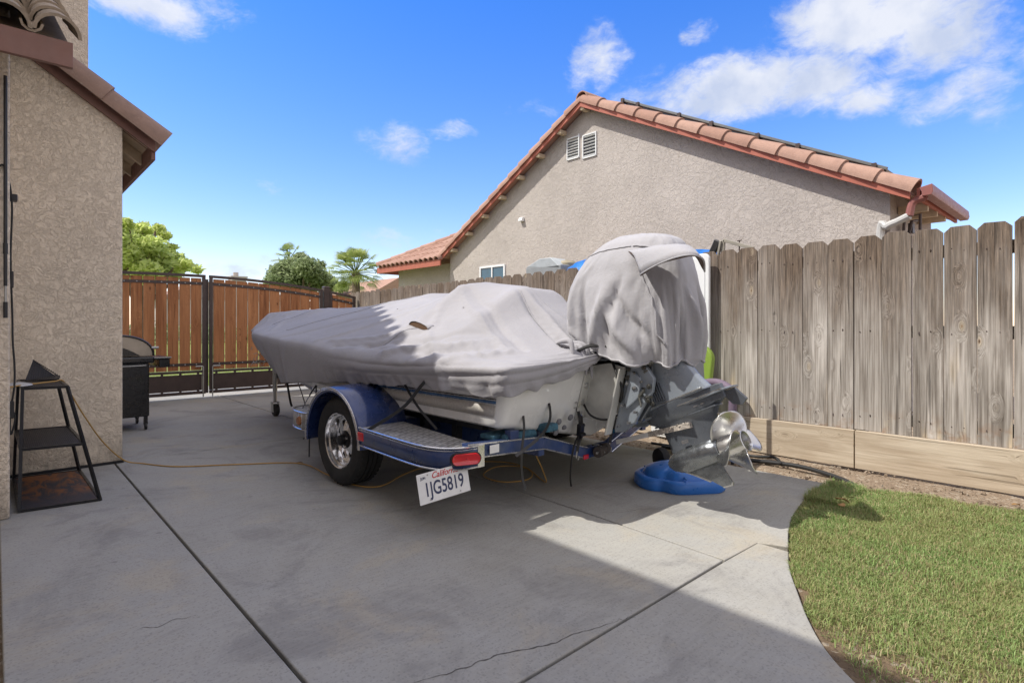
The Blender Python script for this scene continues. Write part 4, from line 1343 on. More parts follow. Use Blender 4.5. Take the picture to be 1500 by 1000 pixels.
def make_boat_cover():
    B = boat_cover_base(n=300, nk=14, nt=42)
    m, n, _ = B.shape
    y = B[..., 1]; x = B[..., 0]; ring = np.arange(m)[:, None] * np.ones((1, n))
    N0 = vnormals(B); cen = np.array([0, 2.5, .6])
    if ((B - cen) * N0).sum() < 0:
        N0 = -N0
    # lines of strain in the cloth (plan x, y): from the tent poles down to the gathered corner
    for pts, wd, dp in (
        ([(-.10, .62), (-.20, .30), (-.33, -.03)], .030, -.030), ([(-.055, .60), (-.12, .30), (-.26, -.02)], .028, .018),
        ([(-.16, 1.15), (-.42, .55), (-.62, .05)], .028, -.014), ([(-.22, 1.18), (-.50, .60), (-.70, .10)], .026, .012),
        ([(-.28, 1.2), (-.75, .85), (-.98, .45)], .03, .010), ([(-.2, 1.25), (-.6, 1.75), (-.95, 2.1)], .035, .008),
        ([(-.16, 1.22), (-.52, 2.3), (-.93, 2.75)], .05, -.008),
        ([(-.50, .30), (-.85, .75), (-.95, 1.35)], .035, -.014), ([(-.50, .18), (-.85, .5), (-1.0, 1.0)], .03, .016),
        ([(-.55, .10), (-.8, .30), (-1.0, .62)], .025, -.016), ([(-.60, .02), (-.85, .15), (-1.02, .35)], .025, .016),
        ([(-.62, .95), (-.82, 1.3), (-.92, 1.9)], .03, .011), ([(-.70, .80), (-.9, 1.2), (-.98, 1.75)], .024, -.012),
        ([(-.21, 4.4), (-.45, 3.9), (-.80, 3.4)], .04, .007), ([(-.21, 4.9), (-.36, 4.6), (-.50, 4.5)], .03, .006)):
        B = crease(B, N0, B[..., :2], pts, wd * .8, dp * 1.5)
    skirt = 1 - ss(ring, 12, 17)
    stern = 1 - ss(y, .9, 2.1)
    su = 1.006 + .055 * skirt * (1 - stern) + .03 * stern * (ring < 26)
    sv = 1.004 + .23 * stern * (1 - ss(ring, 11, 18)) + .035 * stern
    rmax = .009 + .026 * skirt + .055 * stern * (1 - ss(ring, 12, 24))
    inner = .004 + .010 * skirt + .004 * (ring > 18)
    P = buckle(B, su, sv, rmax, inner, 120, 5, bend=.26, noise_amp=.009, sub=(60, 2), pin_rows=1, grav=.0003)
    B2 = up2(B); P2 = up2(P)
    f = lambda a: np.repeat(np.repeat(a, 2, 0)[:-1], 2, 1)
    P2 = buckle(B2, f(su) + .006, f(sv) + .006, f(rmax) * 1.1, f(inner), 50, 6, bend=.14, noise_amp=.0012, start=P2, sub=(6, 4))
    # ruffled, gathered hem towards the stern
    m2, n2, _ = P2.shape
    N2 = vnormals(P2)
    if ((P2 - cen) * N2).sum() < 0:
        N2 = -N2
    r2 = np.arange(m2)[:, None] * np.ones((1, n2)); yy = B2[..., 1]; s_ = np.cumsum(np.linalg.norm(np.roll(B2[0], -1, 0) - B2[0], axis=1))[None, :] * np.ones((m2, 1))
    amp = (1 - ss(yy, 1.2, 2.2)) * (1 - ss(r2, 5, 18)) + .25 * (1 - ss(r2, 2, 14))
    w1 = np.sin(s_ * 31 + 2.3 * np.sin(s_ * 7.1) + r2 * .06) + .6 * np.sin(s_ * 57 + 3 * np.sin(s_ * 5.3) - r2 * .10)
    P2 = P2 + N2 * (amp * .0065 * w1)[..., None]
    P2[..., 2] += (1 - ss(r2, 0, 6)) * .010 * np.sin(s_ * 23 + 2 * np.sin(s_ * 9)) * (1 - ss(yy, 1.3, 2.4))
    # long soft swags that hang from the gunwale to the gathered corner
    sw = (1 - ss(yy, .8, 2.0)) * ss(r2, 8, 16) * (1 - ss(r2, 34, 52)) * (P2[..., 0] < 0)
    ph = r2 * .62 + yy * 3.2 + 1.5 * np.sin(yy * 2.7)
    P2 = P2 + N2 * (sw * .011 * (np.abs(np.sin(ph * .5)) ** .7 - .5))[..., None]
    return P2


def make_motor_cover():
    B = motor_cover_base(150, 55)
    m, n, _ = B.shape
    N0 = vnormals(B); cen = np.array([0, -.29, 1.28])
    if ((B - cen) * N0).sum() < 0:
        N0 = -N0
    for pts, wd, dp in (
        ([(-.25, -.46, 1.56), (-.29, -.54, 1.36), (-.30, -.60, 1.20), (-.30, -.64, .97)], .018, .022),
        ([(-.27, -.50, 1.45), (-.29, -.58, 1.30), (-.29, -.64, 1.1)], .03, -.014),
        ([(-.29, -.30, 1.40), (-.30, -.24, 1.20), (-.30, -.18, .95)], .035, .018), ([(-.29, -.38, 1.40), (-.30, -.32, 1.20), (-.30, -.28, .92)], .026, -.018),
        ([(-.29, -.34, 1.30), (-.3, -.44, 1.14), (-.3, -.60, .98)], .030, -.026), ([(-.3, -.28, 1.26), (-.3, -.38, 1.06), (-.3, -.50, .92)], .028, .024),
        ([(-.3, -.24, 1.20), (-.3, -.30, 1.04), (-.3, -.38, .91)], .028, -.024), ([(-.29, -.08, 1.35), (-.3, -.10, 1.15), (-.3, -.10, .93)], .032, -.020), ([(-.27, -.0, 1.35), (-.28, -.0, 1.15), (-.27, .0, .95)], .03, .02),
        ([(-.22, .08, 1.28), (-.26, .02, 1.08), (-.3, -.12, .93)], .03, .020), ([(-.18, .11, 1.2), (-.22, .08, .98)], .028, -.02),
        ([(-.28, -.72, 1.33), (-.28, -.72, 1.15), (-.28, -.72, .95)], .03, .03), ([(-.18, -.73, 1.36), (-.16, -.73, 1.15), (-.15, -.72, .92)], .03, -.032),
        ([(-.08, -.73, 1.34), (-.05, -.73, 1.1), (-.04, -.72, .92)], .03, .030), ([(.05, -.73, 1.36), (.08, -.73, 1.15), (.1, -.72, .92)], .03, -.03)):
        B = crease(B, N0, B, pts, wd * .85, dp * 1.5)
    t = np.linspace(0, 1, m)[:, None] * np.ones((1, n))
    low = 1 - ss(t, .12, .75)
    su = 1.012 + .17 * low
    sv = 1.006 + .05 * (1 - ss(t, .05, .40))
    rmax = .008 + .056 * low
    inner = .008 + .034 * low
    P = buckle(B, su, sv, rmax, inner, 150, 12, bend=.24, noise_amp=.014, sub=(5, 36))
    B2 = up2(B); P2 = up2(P); f = lambda a: np.repeat(np.repeat(a, 2, 0)[:-1], 2, 1)
    P2 = buckle(B2, f(su) + .008, f(sv) + .010, f(rmax) * 1.1, f(inner), 60, 13, bend=.14, noise_amp=.002, start=P2, sub=(5, 14))
    # crisp pleats gathered by the hem cord
    N2 = vnormals(P2)
    if ((P2 - cen) * N2).sum() < 0:
        N2 = -N2
    m2, n2, _ = P2.shape
    a_ = np.linspace(0, 2 * np.pi, n2, endpoint=False)[None, :]; t2 = np.linspace(0, 1, m2)[:, None]
    w_ = np.abs(np.sin(a_ * 7.5 + 1.4 * np.sin(a_ * 3 + 1) + t2 * 1.8)) ** .55 - .62
    w_ = w_ + .5 * (np.abs(np.sin(a_ * 13 + 2.1 * np.sin(a_ * 5) - t2 * 3.0)) ** .6 - .6)
    P2 = P2 + N2 * ((1 - ss(t2, .05, .55)) * .017 * w_)[..., None]
    return P2


# ============================================================ TRAILER
TL = (3.01, 2.45, 0.0); TR = R(2.6)
trailer = thing('boat_trailer', 'blue single axle boat trailer with chrome wheel, blue fenders and diamond plate steps', 'trailer', TL, TR)
P_ = trailer


def rbox(mb, a, b, w, h, mi=0):
    """rectangular tube from a to b (level-ish), width w, height h"""
    a = Vector(a); b = Vector(b); d = b - a; L = d.length
    q = d.to_track_quat('Y', 'Z').to_matrix().to_4x4()
    mb.box((0, L / 2, 0), (w, L, h), M=Matrix.Translation(a) @ q, mi=mi)


for s in (-1, 1):
    mb = MB()
    path = [(s * .58, -.05, .36), (s * .58, 1.9, .36), (s * .46, 2.7, .36), (s * .20, 3.45, .35), (s * .03, 4.05, .38)]
    pth = catmull(path, 6)
    for a, b in zip(pth[:-1], pth[1:]):
        d = Vector(b) - Vector(a)
        rbox(mb, Vector(a) - d * .02, Vector(b) + d * .02, .05, .10)
    mb.build('frame_rail', M['bluepaint'], P_)
mb = MB()
pth = catmull([(0, 3.6, .34), (0, 4.0, .36), (0, 4.35, .43), (0, 4.62, .49), (0, 4.80, .50)], 6)
for a, b in zip(pth[:-1], pth[1:]):
    d = Vector(b) - Vector(a)
    rbox(mb, Vector(a) - d * .02, Vector(b) + d * .02, .08, .11)
tg = mb.build('tongue', M['bluepaint'], P_)
mb = MB()
for a, b in zip(pth[:-1], pth[1:]):
    for dz in (.045, -.045):
        mb.tube([(a[0] - .042, a[1], a[2] + dz), (b[0] - .042, b[1], b[2] + dz)], .005, 5)
mb.build('trim', M['moldings'], tg)
mb = MB(); mb.box((0, 4.86, .50), (.09, .16, .10)); mb.lathe([(0, -.02), (.05, -.01), (.055, .03), (.03, .07), (0, .075)], 14, M=Matrix.Translation((0, 4.95, .5))); mb.build('coupler', M['steel'], P_, bevel=.008)
# rear cross beam: drops to a keel roller in the middle
mb = MB(); tb = MB()
pz = [(-1.16, -.02, .425), (-.56, -.03, .385), (-.14, -.04, .255)]
for s in (-1, 1):
    for a, b in zip(pz[:-1], pz[1:]):
        a = (a[0] * -s, a[1], a[2]); b = (b[0] * -s, b[1], b[2])
        rbox(mb, a, b, .055, .078)
        for dz in (.036, -.036):
            tb.tube([(a[0], a[1] - .029, a[2] + dz), (b[0], b[1] - .029, b[2] + dz)], .0042, 5)
rbox(mb, (-.15, -.04, .255), (.15, -.04, .255), .055, .07)
cb = mb.build('cross_beam', M['bluepaint'], P_, bevel=.004); tb.build('trim', M['moldings'], cb)
mb = MB(); mb.box((-.98, -.062, .415), (.07, .003, .045)); mb.build('reflector_tape', M['white_paint'], cb)
mb = MB(); mb.box((-.16, -.072, .235), (.05, .012, .03)); mb.build('marker_light', M['redlens'], cb, bevel=.004)
for (y, z) in ((1.2, .36), (2.3, .36)):
    mb = MB(); rbox(mb, (-.85 if y < 2 else -.55, y, z), (.85 if y < 2 else .55, y, z), .05, .08); mb.build('cross_member', M['bluepaint'], P_, bevel=.004)
mb = MB(); mb.box((0, 1.15, .245), (1.9, .05, .05)); mb.cyl((-1.02, 1.15, .305), (1.02, 1.15, .305), .022, 10)
for s in (-1, 1):
    mb.tube([(s * .85, .80, .33), (s * .85, .98, .275), (s * .85, 1.15, .262), (s * .85, 1.32, .275), (s * .85, 1.5, .33)], .022, 6)
    mb.box((s * .85, .78, .335), (.06, .06, .09)); mb.box((s * .85, 1.52, .335), (.06, .06, .09))
mb.build('axle', M['black_metal'], P_)
for s in (-1, 1):
    mb = MB(); mb.box((s * .52, 1.35, .445), (.11, 2.9, .05), rot=(R(-1.2), 0, 0)); mb.build('bunk', M['carpet'], P_, bevel=.018, seg=3)
    for y in (.0, 1.2, 2.3):
        mb = MB(); mb.box((s * .52, y + (.03 if y == 0 else 0), .40), (.05, .055, .10)); mb.build('bunk_bracket', M['bluepaint'], P_, bevel=.004)
    mb = MB(); mb.box((s * .74, .10, .445), (.30, .12, .03)); mb.lathe([(0, -.14), (.028, -.13), (.030, .13), (0, .14)], 12, 'x', M=Matrix.Translation((s * .72, .0, .44))); mb.build('side_bunk', M['carpet'], P_, bevel=.01)
    mb = MB(); mb.box((s * .80, -.02, .44), (.07, .05, .10)); mb.build('bunk_bracket', M['bluepaint'], P_, bevel=.004)
    mb = MB(); mb.box((s * .74, .9, .40), (.05, .05, .12)); mb.box((s * .74, .55, .40), (.05, .05, .12)); mb.box((s * .74, .72, .46), (.05, .9, .03)); mb.build('side_support', M['black_metal'], P_)
# keel roller
mb = MB()
mb.lathe([(0, -.085), (.030, -.085), (.036, -.078), (.038, -.03), (.030, -.024), (.030, .024), (.038, .03), (.036, .078), (.030, .085), (0, .085)], 18, 'x', M=Matrix.Translation((-.02, -.10, .262)) @ Matrix.Rotation(R(14), 4, 'Z'))
mb.build('keel_roller', simple('worn_roller', (.06, .05, .045), .8, dirt=.4), P_, smooth=True)
mb = MB(); mb.tube([(-.12, -.13, .262), (.09, -.075, .262)], .008, 8); mb.tube([(-.055, -.10, .302), (-.052, -.06, .25), (-.055, -.115, .222), (-.058, -.15, .26), (-.055, -.115, .30)], .004, 6); mb.build('roller_bracket', M['steel'], P_)

# wheels
WC = (0, 1.25, .305)
for s in (-1, 1):
    mb = MB()
    prof = [(.190, .085), (.198, .098), (.215, .106), (.245, .110), (.268, .106), (.284, .098), (.290, .088), (.297, .082), (.304, .07)]
    n = 72
    half = prof + [(.3055, .045), (.3055, .040), (.298, .038), (.298, .030), (.3060, .028), (.3062, .006), (.299, .004)]
    full = half + [(r, -h) for r, h in half[::-1]]
    Tm = Matrix.Translation((s * 1.125, WC[1], WC[2]))
    mb.lathe(full, n, 'x', M=Tm)
    # tread blocks cut in the shoulders
    for k in range(48):
        a = 2 * PI * k / 48
        for h0 in (.062, -.062):
            mb.box((0, 0, 0), (.034, .017, .007), M=Tm @ Matrix.Rotation(a + (.03 if h0 > 0 else 0), 4, 'X') @ Matrix.Translation((h0, 0, .3035)))
    wl = mb.build('wheel', M['rubber'], P_, smooth=True, angle=28)
    mb = MB(); f = s
    mb.lathe([(.196, .086 * f), (.190, .092 * f), (.183, .088 * f), (.180, .070 * f), (.166, .064 * f), (.162, .030 * f), (.156, .014 * f), (.150, .010 * f)], 56, 'x', M=Tm)
    mb.lathe([(.190, -.086 * f), (.166, -.06 * f), (.160, .014 * f)], 40, 'x', M=Tm)
    mb.build('rim', M['chrome'], wl, smooth=True, angle=30)
    mb = MB()          # disc with eight triangular windows
    nw = 8
    for k in range(nw):
        a0 = 2 * PI * k / nw
        def pt(r, a, x):
            return Tm @ Vector((x * f, r * math.cos(a), r * math.sin(a)))
        w1 = 2 * PI / nw
        ring = []
        ou = [pt(.151, a0 + w1 * q / 6, .010) for q in range(7)]
        inn = [pt(.062, a0 + w1 * q / 6, .034) for q in range(7)]
        wo = [pt(.138, a0 + w1 * (.5 + u), .016) for u in (-.26, -.13, 0, .13, .26)]
        wi = pt(.088, a0 + w1 * .5, .030)
        tri = [wo[0], wo[1], wo[2], wo[3], wo[4], wi]
        b = len(mb.v)
        L_ = ou + inn + tri
        # ou 0-6, inn 7-13, tri: 14-18 outer edge, 19 inner tip
        fs = [(0, 1, 14), (1, 2, 15, 14), (2, 3, 16, 15), (3, 4, 17, 16), (4, 5, 18, 17), (5, 6, 18), (0, 14, 19, 8, 7), (8, 19, 9), (9, 19, 10), (10, 19, 11), (11, 19, 12), (6, 13, 12, 19, 18)]
        mb._add(L_, fs)
    mb.build('wheel_disc', M['chrome'], wl, solid=.004)
    mb = MB()
    mb.lathe([(.064, .034 * f), (.060, .05 * f), (.036, .054 * f), (.034, .085 * f), (.024, .092 * f), (0, .093 * f)], 28, 'x', M=Tm)
    mb.lathe([(.15, -.02 * f), (0, -.02 * f)], 28, 'x', M=Tm)
    mb.build('hub', M['black_metal'], wl, smooth=True)
    for k in range(5):
        a = 2 * PI * k / 5 + .3
        mb = MB(); mb.cyl((.046 * f, .048 * math.cos(a), .048 * math.sin(a)), (.066 * f, .048 * math.cos(a), .048 * math.sin(a)), .009, 6, M=Tm); mb.build('lug_nut', M['chrome'], wl)
    mb = MB(); mb.cyl((.088 * f, .10, .145), (.100 * f, .11, .135), .004, 6, M=Tm); mb.build('valve', M['black'], wl)

# fenders: rounded arch with a boxed inner side and trim along the lip
for s in (-1, 1):
    xo, xi = s * 1.27, s * .90
    arcp = []
    for k in range(25):
        a = R(-8) + (R(188) - R(-8)) * k / 24
        rr_ = .362 + .006 * abs(math.sin(a))
        arcp.append((WC[1] + rr_ * math.cos(a) * 1.04, max(.30, WC[2] + .00 + rr_ * math.sin(a) * 1.0)))
    arcp = [(arcp[0][0] + .0, .27)] + arcp[1:-1] + [(arcp[-1][0], .33)]
    mb = MB()
    prof = [(xo, -.030), (xo + s * .004, -.012), (xo - s * .004, -.002), (xo - s * .02, .004), (xo - s * .18, .010), (xi, .006)]
    rows = []
    for i, (y, z) in enumerate(arcp):
        c = Vector((0, y - WC[1], z - WC[2])); c.normalize()
        rows.append([(x, y + c.y * o, z + c.z * o) for x, o in prof])
    mb.grid(rows)
    fd = mb.build('fender', M['bluepaint2'], P_, smooth=True, angle=60, solid=.004)
    mb = MB()
    inner = [(xi, y, z) for (y, z) in arcp] + [(xi, WC[1] - .38, .30)]
    mb.prism([(y, z) for (y, z) in arcp], 'x', xi - .002, xi + .002)
    mb.build('inner_panel', M['bluepaint2'], fd)
    mb = MB()
    for o, rr_ in ((.000, .0042), (-.012, .0035)):
        mb.tube([(xo + s * .005, y + (y - WC[1]) * o / .38, z + (z - WC[2]) * o / .38) for (y, z) in arcp], rr_, 6)
    mb.build('trim', M['moldings'], fd, smooth=True)

# steps: outline (x, y) port; z top
def step(name, pts, ztop, hgt, s):
    q = [(-p[0] * s, p[1]) for p in pts]
    mb = MB(); mb.prism([(x * .0 + x, y) for x, y in q], 'z', ztop - .006, ztop)
    st = mb.build(name, M['diamond'], P_)
    # painted side wall following the outer edge
    mb = MB(); tm = MB()
    out_ = catmull(q[:-1], 3)
    mb.grid([[(x, y, ztop - hgt) for x, y in out_], [(x, y, ztop + .002) for x, y in out_]])
    mb.build('side_panel', M['bluepaint'], st, smooth=True, angle=50, solid=.005)
    for z in (ztop + .002, ztop - .012, ztop - hgt):
        tm.tube([(x * (1.002), y - .002, z) for x, y in out_], .0045 if z != ztop - .012 else .003, 5)
    tm.build('trim', M['moldings'], st, smooth=True)
    return st
SO = [(-.93, .89), (-1.265, .89), (-1.285, .66), (-1.305, .42), (-1.315, .26), (-1.312, .14), (-1.285, .045), (-1.235, -.015), (-1.175, -.048), (-1.09, -.055), (-1.05, .10)]
for s in (-1, 1):
    outline = [(p[0], p[1]) for p in SO]
    q = outline
    # rear step
    st_outer = q[1:10]
    sgn = -s
    pts = [( p[0] * (1 if s < 0 else -1), p[1]) for p in q]
    mb = MB(); mb.prism(pts, 'z', .438, .446); st = mb.build('step', M['diamond'], P_)
    oc = catmull(pts[1:10], 4)
    mb = MB(); mb.grid([[(x, y, .338) for x, y in oc], [(x, y, .449) for x, y in oc]]); mb.build('side_panel', M['bluepaint'], st, smooth=True, angle=50, solid=.005)
    tm = MB()
    for z, r_t in ((.450, .005), (.436, .003), (.338, .005)):
        tm.tube([(x + (-.003 if s < 0 else .003), y - .003, z) for x, y in oc], r_t, 5)
    tm.build('trim', M['moldings'], st, smooth=True)
    mb = MB(); e0 = oc[-1]; mb.box((e0[0] + (.012 if s < 0 else -.012), e0[1] - .002, .392), (.05, .012, .122)); mb.build('end_cap', M['moldings'], st, bevel=.003)
    # oval tail light
    Tm = Matrix.Translation(((-1.180 if s < 0 else 1.180), -.051, .392)) @ Matrix.Rotation(R(-24 if s < 0 else 24), 4, 'Z')
    def oval(mb, a, b, y0, y1, dome=0):
        rows = []
        for (t, yy) in ((1.0, y0), (1.0, (y0 + y1) / 2), (.93, y1), (.6, y1 - dome), (.05, y1 - dome * 1.3)):
            row = []
            for k in range(36):
                an = 2 * PI * k / 36
                cx = (a - b) * (1 if math.cos(an) > 0 else -1)
                row.append(Vector((cx * (t if t < .5 else 1) + b * t * math.cos(an), -yy, b * t * math.sin(an))))
            rows.append(row)
        mb.grid(rows, M=Tm, closed=True)
    mb = MB(); oval(mb, .086, .037, 0, .012); mb.build('light_housing', M['black'], st, smooth=True)
    mb = MB(); oval(mb, .078, .030, .010, .020, .004); tl_ = mb.build('tail_light', M['redlens'], st, smooth=True)
    # side marker ahead of the step
    mb = MB(); mb.box(((-1.272 if s < 0 else 1.272), .86, .395), (.012, .075, .055)); mb.build('marker_light', M['redlens'], st, bevel=.006)
    # front step with amber marker
    fs_ = [(-.95, 1.66), (-1.245, 1.66), (-1.255, 1.74), (-1.235, 1.90), (-1.16, 2.04), (-1.0, 2.09), (-.92, 2.01)]
    pts = [(p[0] * (1 if s < 0 else -1), p[1]) for p in fs_]
    mb = MB(); mb.prism(pts, 'z', .438, .446); st = mb.build('step', M['diamond'], P_)
    oc = catmull(pts[1:6], 4)
    mb = MB(); mb.grid([[(x, y, .325) for x, y in oc], [(x, y, .449) for x, y in oc]]); mb.build('side_panel', M['diamond'], st, smooth=True, solid=.005)
    tm = MB()
    for z, r_t in ((.450, .005), (.325, .005)):
        tm.tube([(x + (-.003 if s < 0 else .003), y, z) for x, y in oc], r_t, 5)
    tm.build('trim', M['moldings'], st, smooth=True)
    mb = MB(); mb.lathe([(0, 0), (.035, 0), (.035, .012), (.028, .02), (0, .022)], 20, 'x', M=Matrix.Translation(((-1.252 if s < 0 else 1.23), 1.76, .385)) @ Matrix.Rotation(PI if s < 0 else 0, 4, 'Z')); mb.build('marker_light', M['amber'], st, smooth=True)

# winch stand and jack
mb = MB()
rbox(mb, (0, 4.45, .50), (0, 4.62, .95), .06, .06)
rbox(mb, (0, 4.75, .53), (0, 4.62, .88), .05, .05)
wstand = mb.build('winch_stand', M['bluepaint'], P_, bevel=.004)
mb = MB(); mb.lathe([(0, -.06), (.06, -.06), (.06, -.05), (.03, -.045), (.03, .045), (.06, .05), (.06, .06), (0, .06)], 18, 'x', M=Matrix.Translation((-.10, 4.74, .84))); mb.tube([(-.16, 4.74, .84), (-.20, 4.76, .84), (-.21, 4.85, .74), (-.26, 4.85, .74)], .009, 6)
mb.build('winch', M['steel'], wstand, smooth=True)
mb = MB(); jx, jy = -.31, 4.50
mb.cyl((jx, jy, .30), (jx, jy, .72), .026, 14); mb.cyl((jx, jy, .17), (jx, jy, .34), .020, 12); mb.cyl((jx, jy, .72), (jx, jy, .735), .030, 14)
mb.box((jx + .15, jy, .50), (.26, .06, .09))
jk = mb.build('jack', M['steel'], P_, smooth=True)
mb = MB(); mb.tube([(jx, jy, .735), (jx, jy, .77), (jx - .08, jy - .04, .775), (jx - .08, jy - .04, .82)], .008, 6); mb.build('crank', M['steel'], jk)
mb = MB(); mb.prism([(jy - .035, .17), (jy + .035, .17), (jy + .015, .05), (jy - .05, .05)], 'x', jx - .040, jx - .034); mb.prism([(jy - .035, .17), (jy + .035, .17), (jy + .015, .05), (jy - .05, .05)], 'x', jx + .034, jx + .040); mb.box((jx, jy, .17), (.08, .07, .008))
mb.build('caster_fork', M['steel'], jk, bevel=.002)
mb = MB(); mb.lathe([(0, -.03), (.03, -.03), (.062, -.028), (.073, -.018), (.075, 0), (.073, .018), (.062, .028), (.03, .03), (0, .03)], 24, 'x', M=Matrix.Translation((jx, jy - .018, .075))); mb.build('caster_wheel', M['rubber'], jk, smooth=True)

mb = MB(); r_ = random.Random(14)
for k in range(16):
    p = Vector((-.42 + r_.uniform(-.10, .10), 4.62 + r_.uniform(-.12, .12), .72 + r_.uniform(-.10, .10)))
    q = p + Vector((r_.uniform(-.09, .09), r_.uniform(-.06, .06), r_.uniform(-.08, .05)))
    mb.tube(catmull([tuple(p), tuple((p + q) / 2 + Vector((0, 0, .03))), tuple(q)], 4), .0035, 5)
for k in range(7):
    p = Vector((-.40 + .025 * k, 4.58 - .015 * k, .78 - .02 * k)); mb.box(p, (.03, .022, .02), rot=(k, .4 * k, k))
mb.build('bow_chain', M['steel'], P_)
# licence plate, hanging skewed below the step
pl0 = bpy.data.objects.new('plate_tmp', None)
mb = MB(); mb.box((0, 0, 0), (.305, .0025, .152))
plate = mb.build('license_plate', M['white_paint'], P_, bevel=.012, seg=3)
# place it from its corners
ctr = Vector((1.715, 2.375, .280))
world_m = Matrix.Translation(ctr) @ Matrix.Rotation(R(-5), 4, 'Z') @ Matrix.Rotation(R(-9), 4, 'X') @ Matrix.Rotation(R(-4.5), 4, 'Y')
Tm_tr = Matrix.Translation(TL) @ Matrix.Rotation(TR, 4, 'Z')
plate.matrix_local = Tm_tr.inverted() @ world_m
bv = plate.modifiers['bevel']; bv.width = .006


def text(body, size, mat, loc, name, shear=0, sx=1.0, thick=.0006, bold=.0):
    cu = bpy.data.curves.new(name, 'FONT'); cu.body = body; cu.size = size; cu.align_x = 'CENTER'; cu.align_y = 'CENTER'; cu.extrude = thick; cu.shear = shear; cu.offset = bold
    tmp = bpy.data.objects.new('tmp', cu); C.objects.link(tmp)
    me = bpy.data.meshes.new_from_object(tmp)
    C.objects.unlink(tmp); bpy.data.objects.remove(tmp)
    me.name = name; me.materials.clear(); me.materials.append(mat)
    me.transform(Matrix.Translation(loc) @ Matrix.Rotation(R(90), 4, 'X') @ Matrix.Diagonal((sx, 1, 1, 1)))
    o = bpy.data.objects.new(name, me); C.objects.link(o)
    return o


for (b_, sz, mt, lc, nm, sh, sx, bo) in (
    ('1JG5819', .098, M['plate_text'], (0, -.0022, -.012), 'plate_number', 0, .70, .0012),
    ('California', .044, M['plate_red'], (.012, -.0022, .054), 'state_name', .35, .95, .0004),
    ('JUN', .018, M['plate_text'], (-.118, -.0022, .052), 'month_sticker', 0, .9, .0004)):
    tx = text(b_, sz, mt, lc, nm, sh, sx, bold=bo); tx.parent = plate
mb = MB()
for sx_ in (-.09, .09):
    mb.cyl((sx_, -.004, -.062), (sx_, .002, -.062), .004, 8); mb.cyl((sx_, -.004, .064), (sx_, .002, .064), .004, 8)
mb.build('plate_bolts', M['steel'], plate)
mb = MB(); mb.box((-1.20, .12, .36), (.03, .02, .05)); mb.build('plate_bracket', M['steel'], P_)

# straps and cords on the trailer
def strap(name, pts, w=.022, parent=P_, mat=None, th=.003):
    pp = catmull(pts, 6); rows = []
    for i, p in enumerate(pp):
        a = Vector(pp[max(0, i - 1)]); b = Vector(pp[min(len(pp) - 1, i + 1)]); t = (b - a).normalized()
        sd = t.cross(Vector((1, .4, 0))).normalized()
        if abs(t.z) > .5:
            sd = Vector((.2, 1, 0)).cross(t).normalized()
        rows.append([Vector(p) - sd * w / 2, Vector(p) + sd * w / 2])
    mb = MB(); mb.grid(rows)
    return mb.build(name, mat or M['black'], parent, solid=th)


# ============================================================ BOAT
boat = thing('bass_boat', 'white bass boat with blue side stripe resting on the trailer under a grey cover', 'boat', TL, TR)
B_ = boat
HY = [0, .5, 1.2, 2.0, 2.8, 3.4, 3.9, 4.3, 4.6, 4.85]
HG = [.955, .965, .975, .965, .92, .84, .72, .59, .44, .22]       # gunwale half width
HC = [.90, .90, .90, .87, .78, .66, .52, .38, .24, .10]        # chine half width
ZG = [.80, .80, .81, .82, .85, .88, .91, .94, .96, .97]
ZC = [.525, .53, .54, .555, .58, .62, .67, .73, .79, .86]
ZK = [.335, .335, .34, .35, .37, .41, .49, .59, .70, .83]


def hull_section(y, side):
    g = np.interp(y, HY, HG); c = np.interp(y, HY, HC); zg = np.interp(y, HY, ZG); zc = np.interp(y, HY, ZC); zk = np.interp(y, HY, ZK)
    s = side
    P = [(0, zk)]
    for t in (.25, .5, .75, 1):
        P.append((c * t, zk + (zc - zk) * t * .92))
    P.append((c + .02, zc - .002))                       # chine flat
    P.append((c + .022, zc + .02))
    P.append((c + (g - c) * .55, zc + (zg - zc) * .28))
    P.append((g - .022, zg - (zg - zc) * .46))           # stripe band lower edge
    P.append((g - .012, zg - (zg - zc) * .30))
    P.append((g, zg - (zg - zc) * .20)); P.append((g + .012, zg - .02)); P.append((g + .006, zg + .015)); P.append((g - .05, zg + .045)); P.append((0, zg + .06))
    return [(s * x, y, z) for x, z in P]


def rake(y, z):
    return y - .26 * max(0, z - .40) * max(0, 1 - y / .5) + .04 * max(0, 1 - y / .5)


ysamp = list(np.linspace(0, 4.85, 34))
mb = MB()
rows = []
for y in ysamp:
    a = hull_section(y, -1); b = hull_section(y, 1)
    rows.append(a[::-1] + b[1:])
base_row = rows[0]; extra = []
for (dy, sx_, dz) in ((-.045, .925, .020), (-.036, .960, .010), (-.020, .985, .003)):
    extra.append([(p[0] * sx_, dy, p[2] - dz * (1 if p[2] > .70 else -1)) for p in base_row])
rows = extra + rows
mb.grid([[Vector((p[0], rake(p[1], p[2]), p[2])) for p in r] for r in rows])
NR = len(rows[0])
mb.f.append(list(range(NR))[::-1]); mb.mi.append(0)
mb.f.append([(len(rows) - 1) * NR + i for i in range(NR)]); mb.mi.append(0)
hull = mb.build('hull', M['gelcoat'], B_, smooth=True, angle=48)
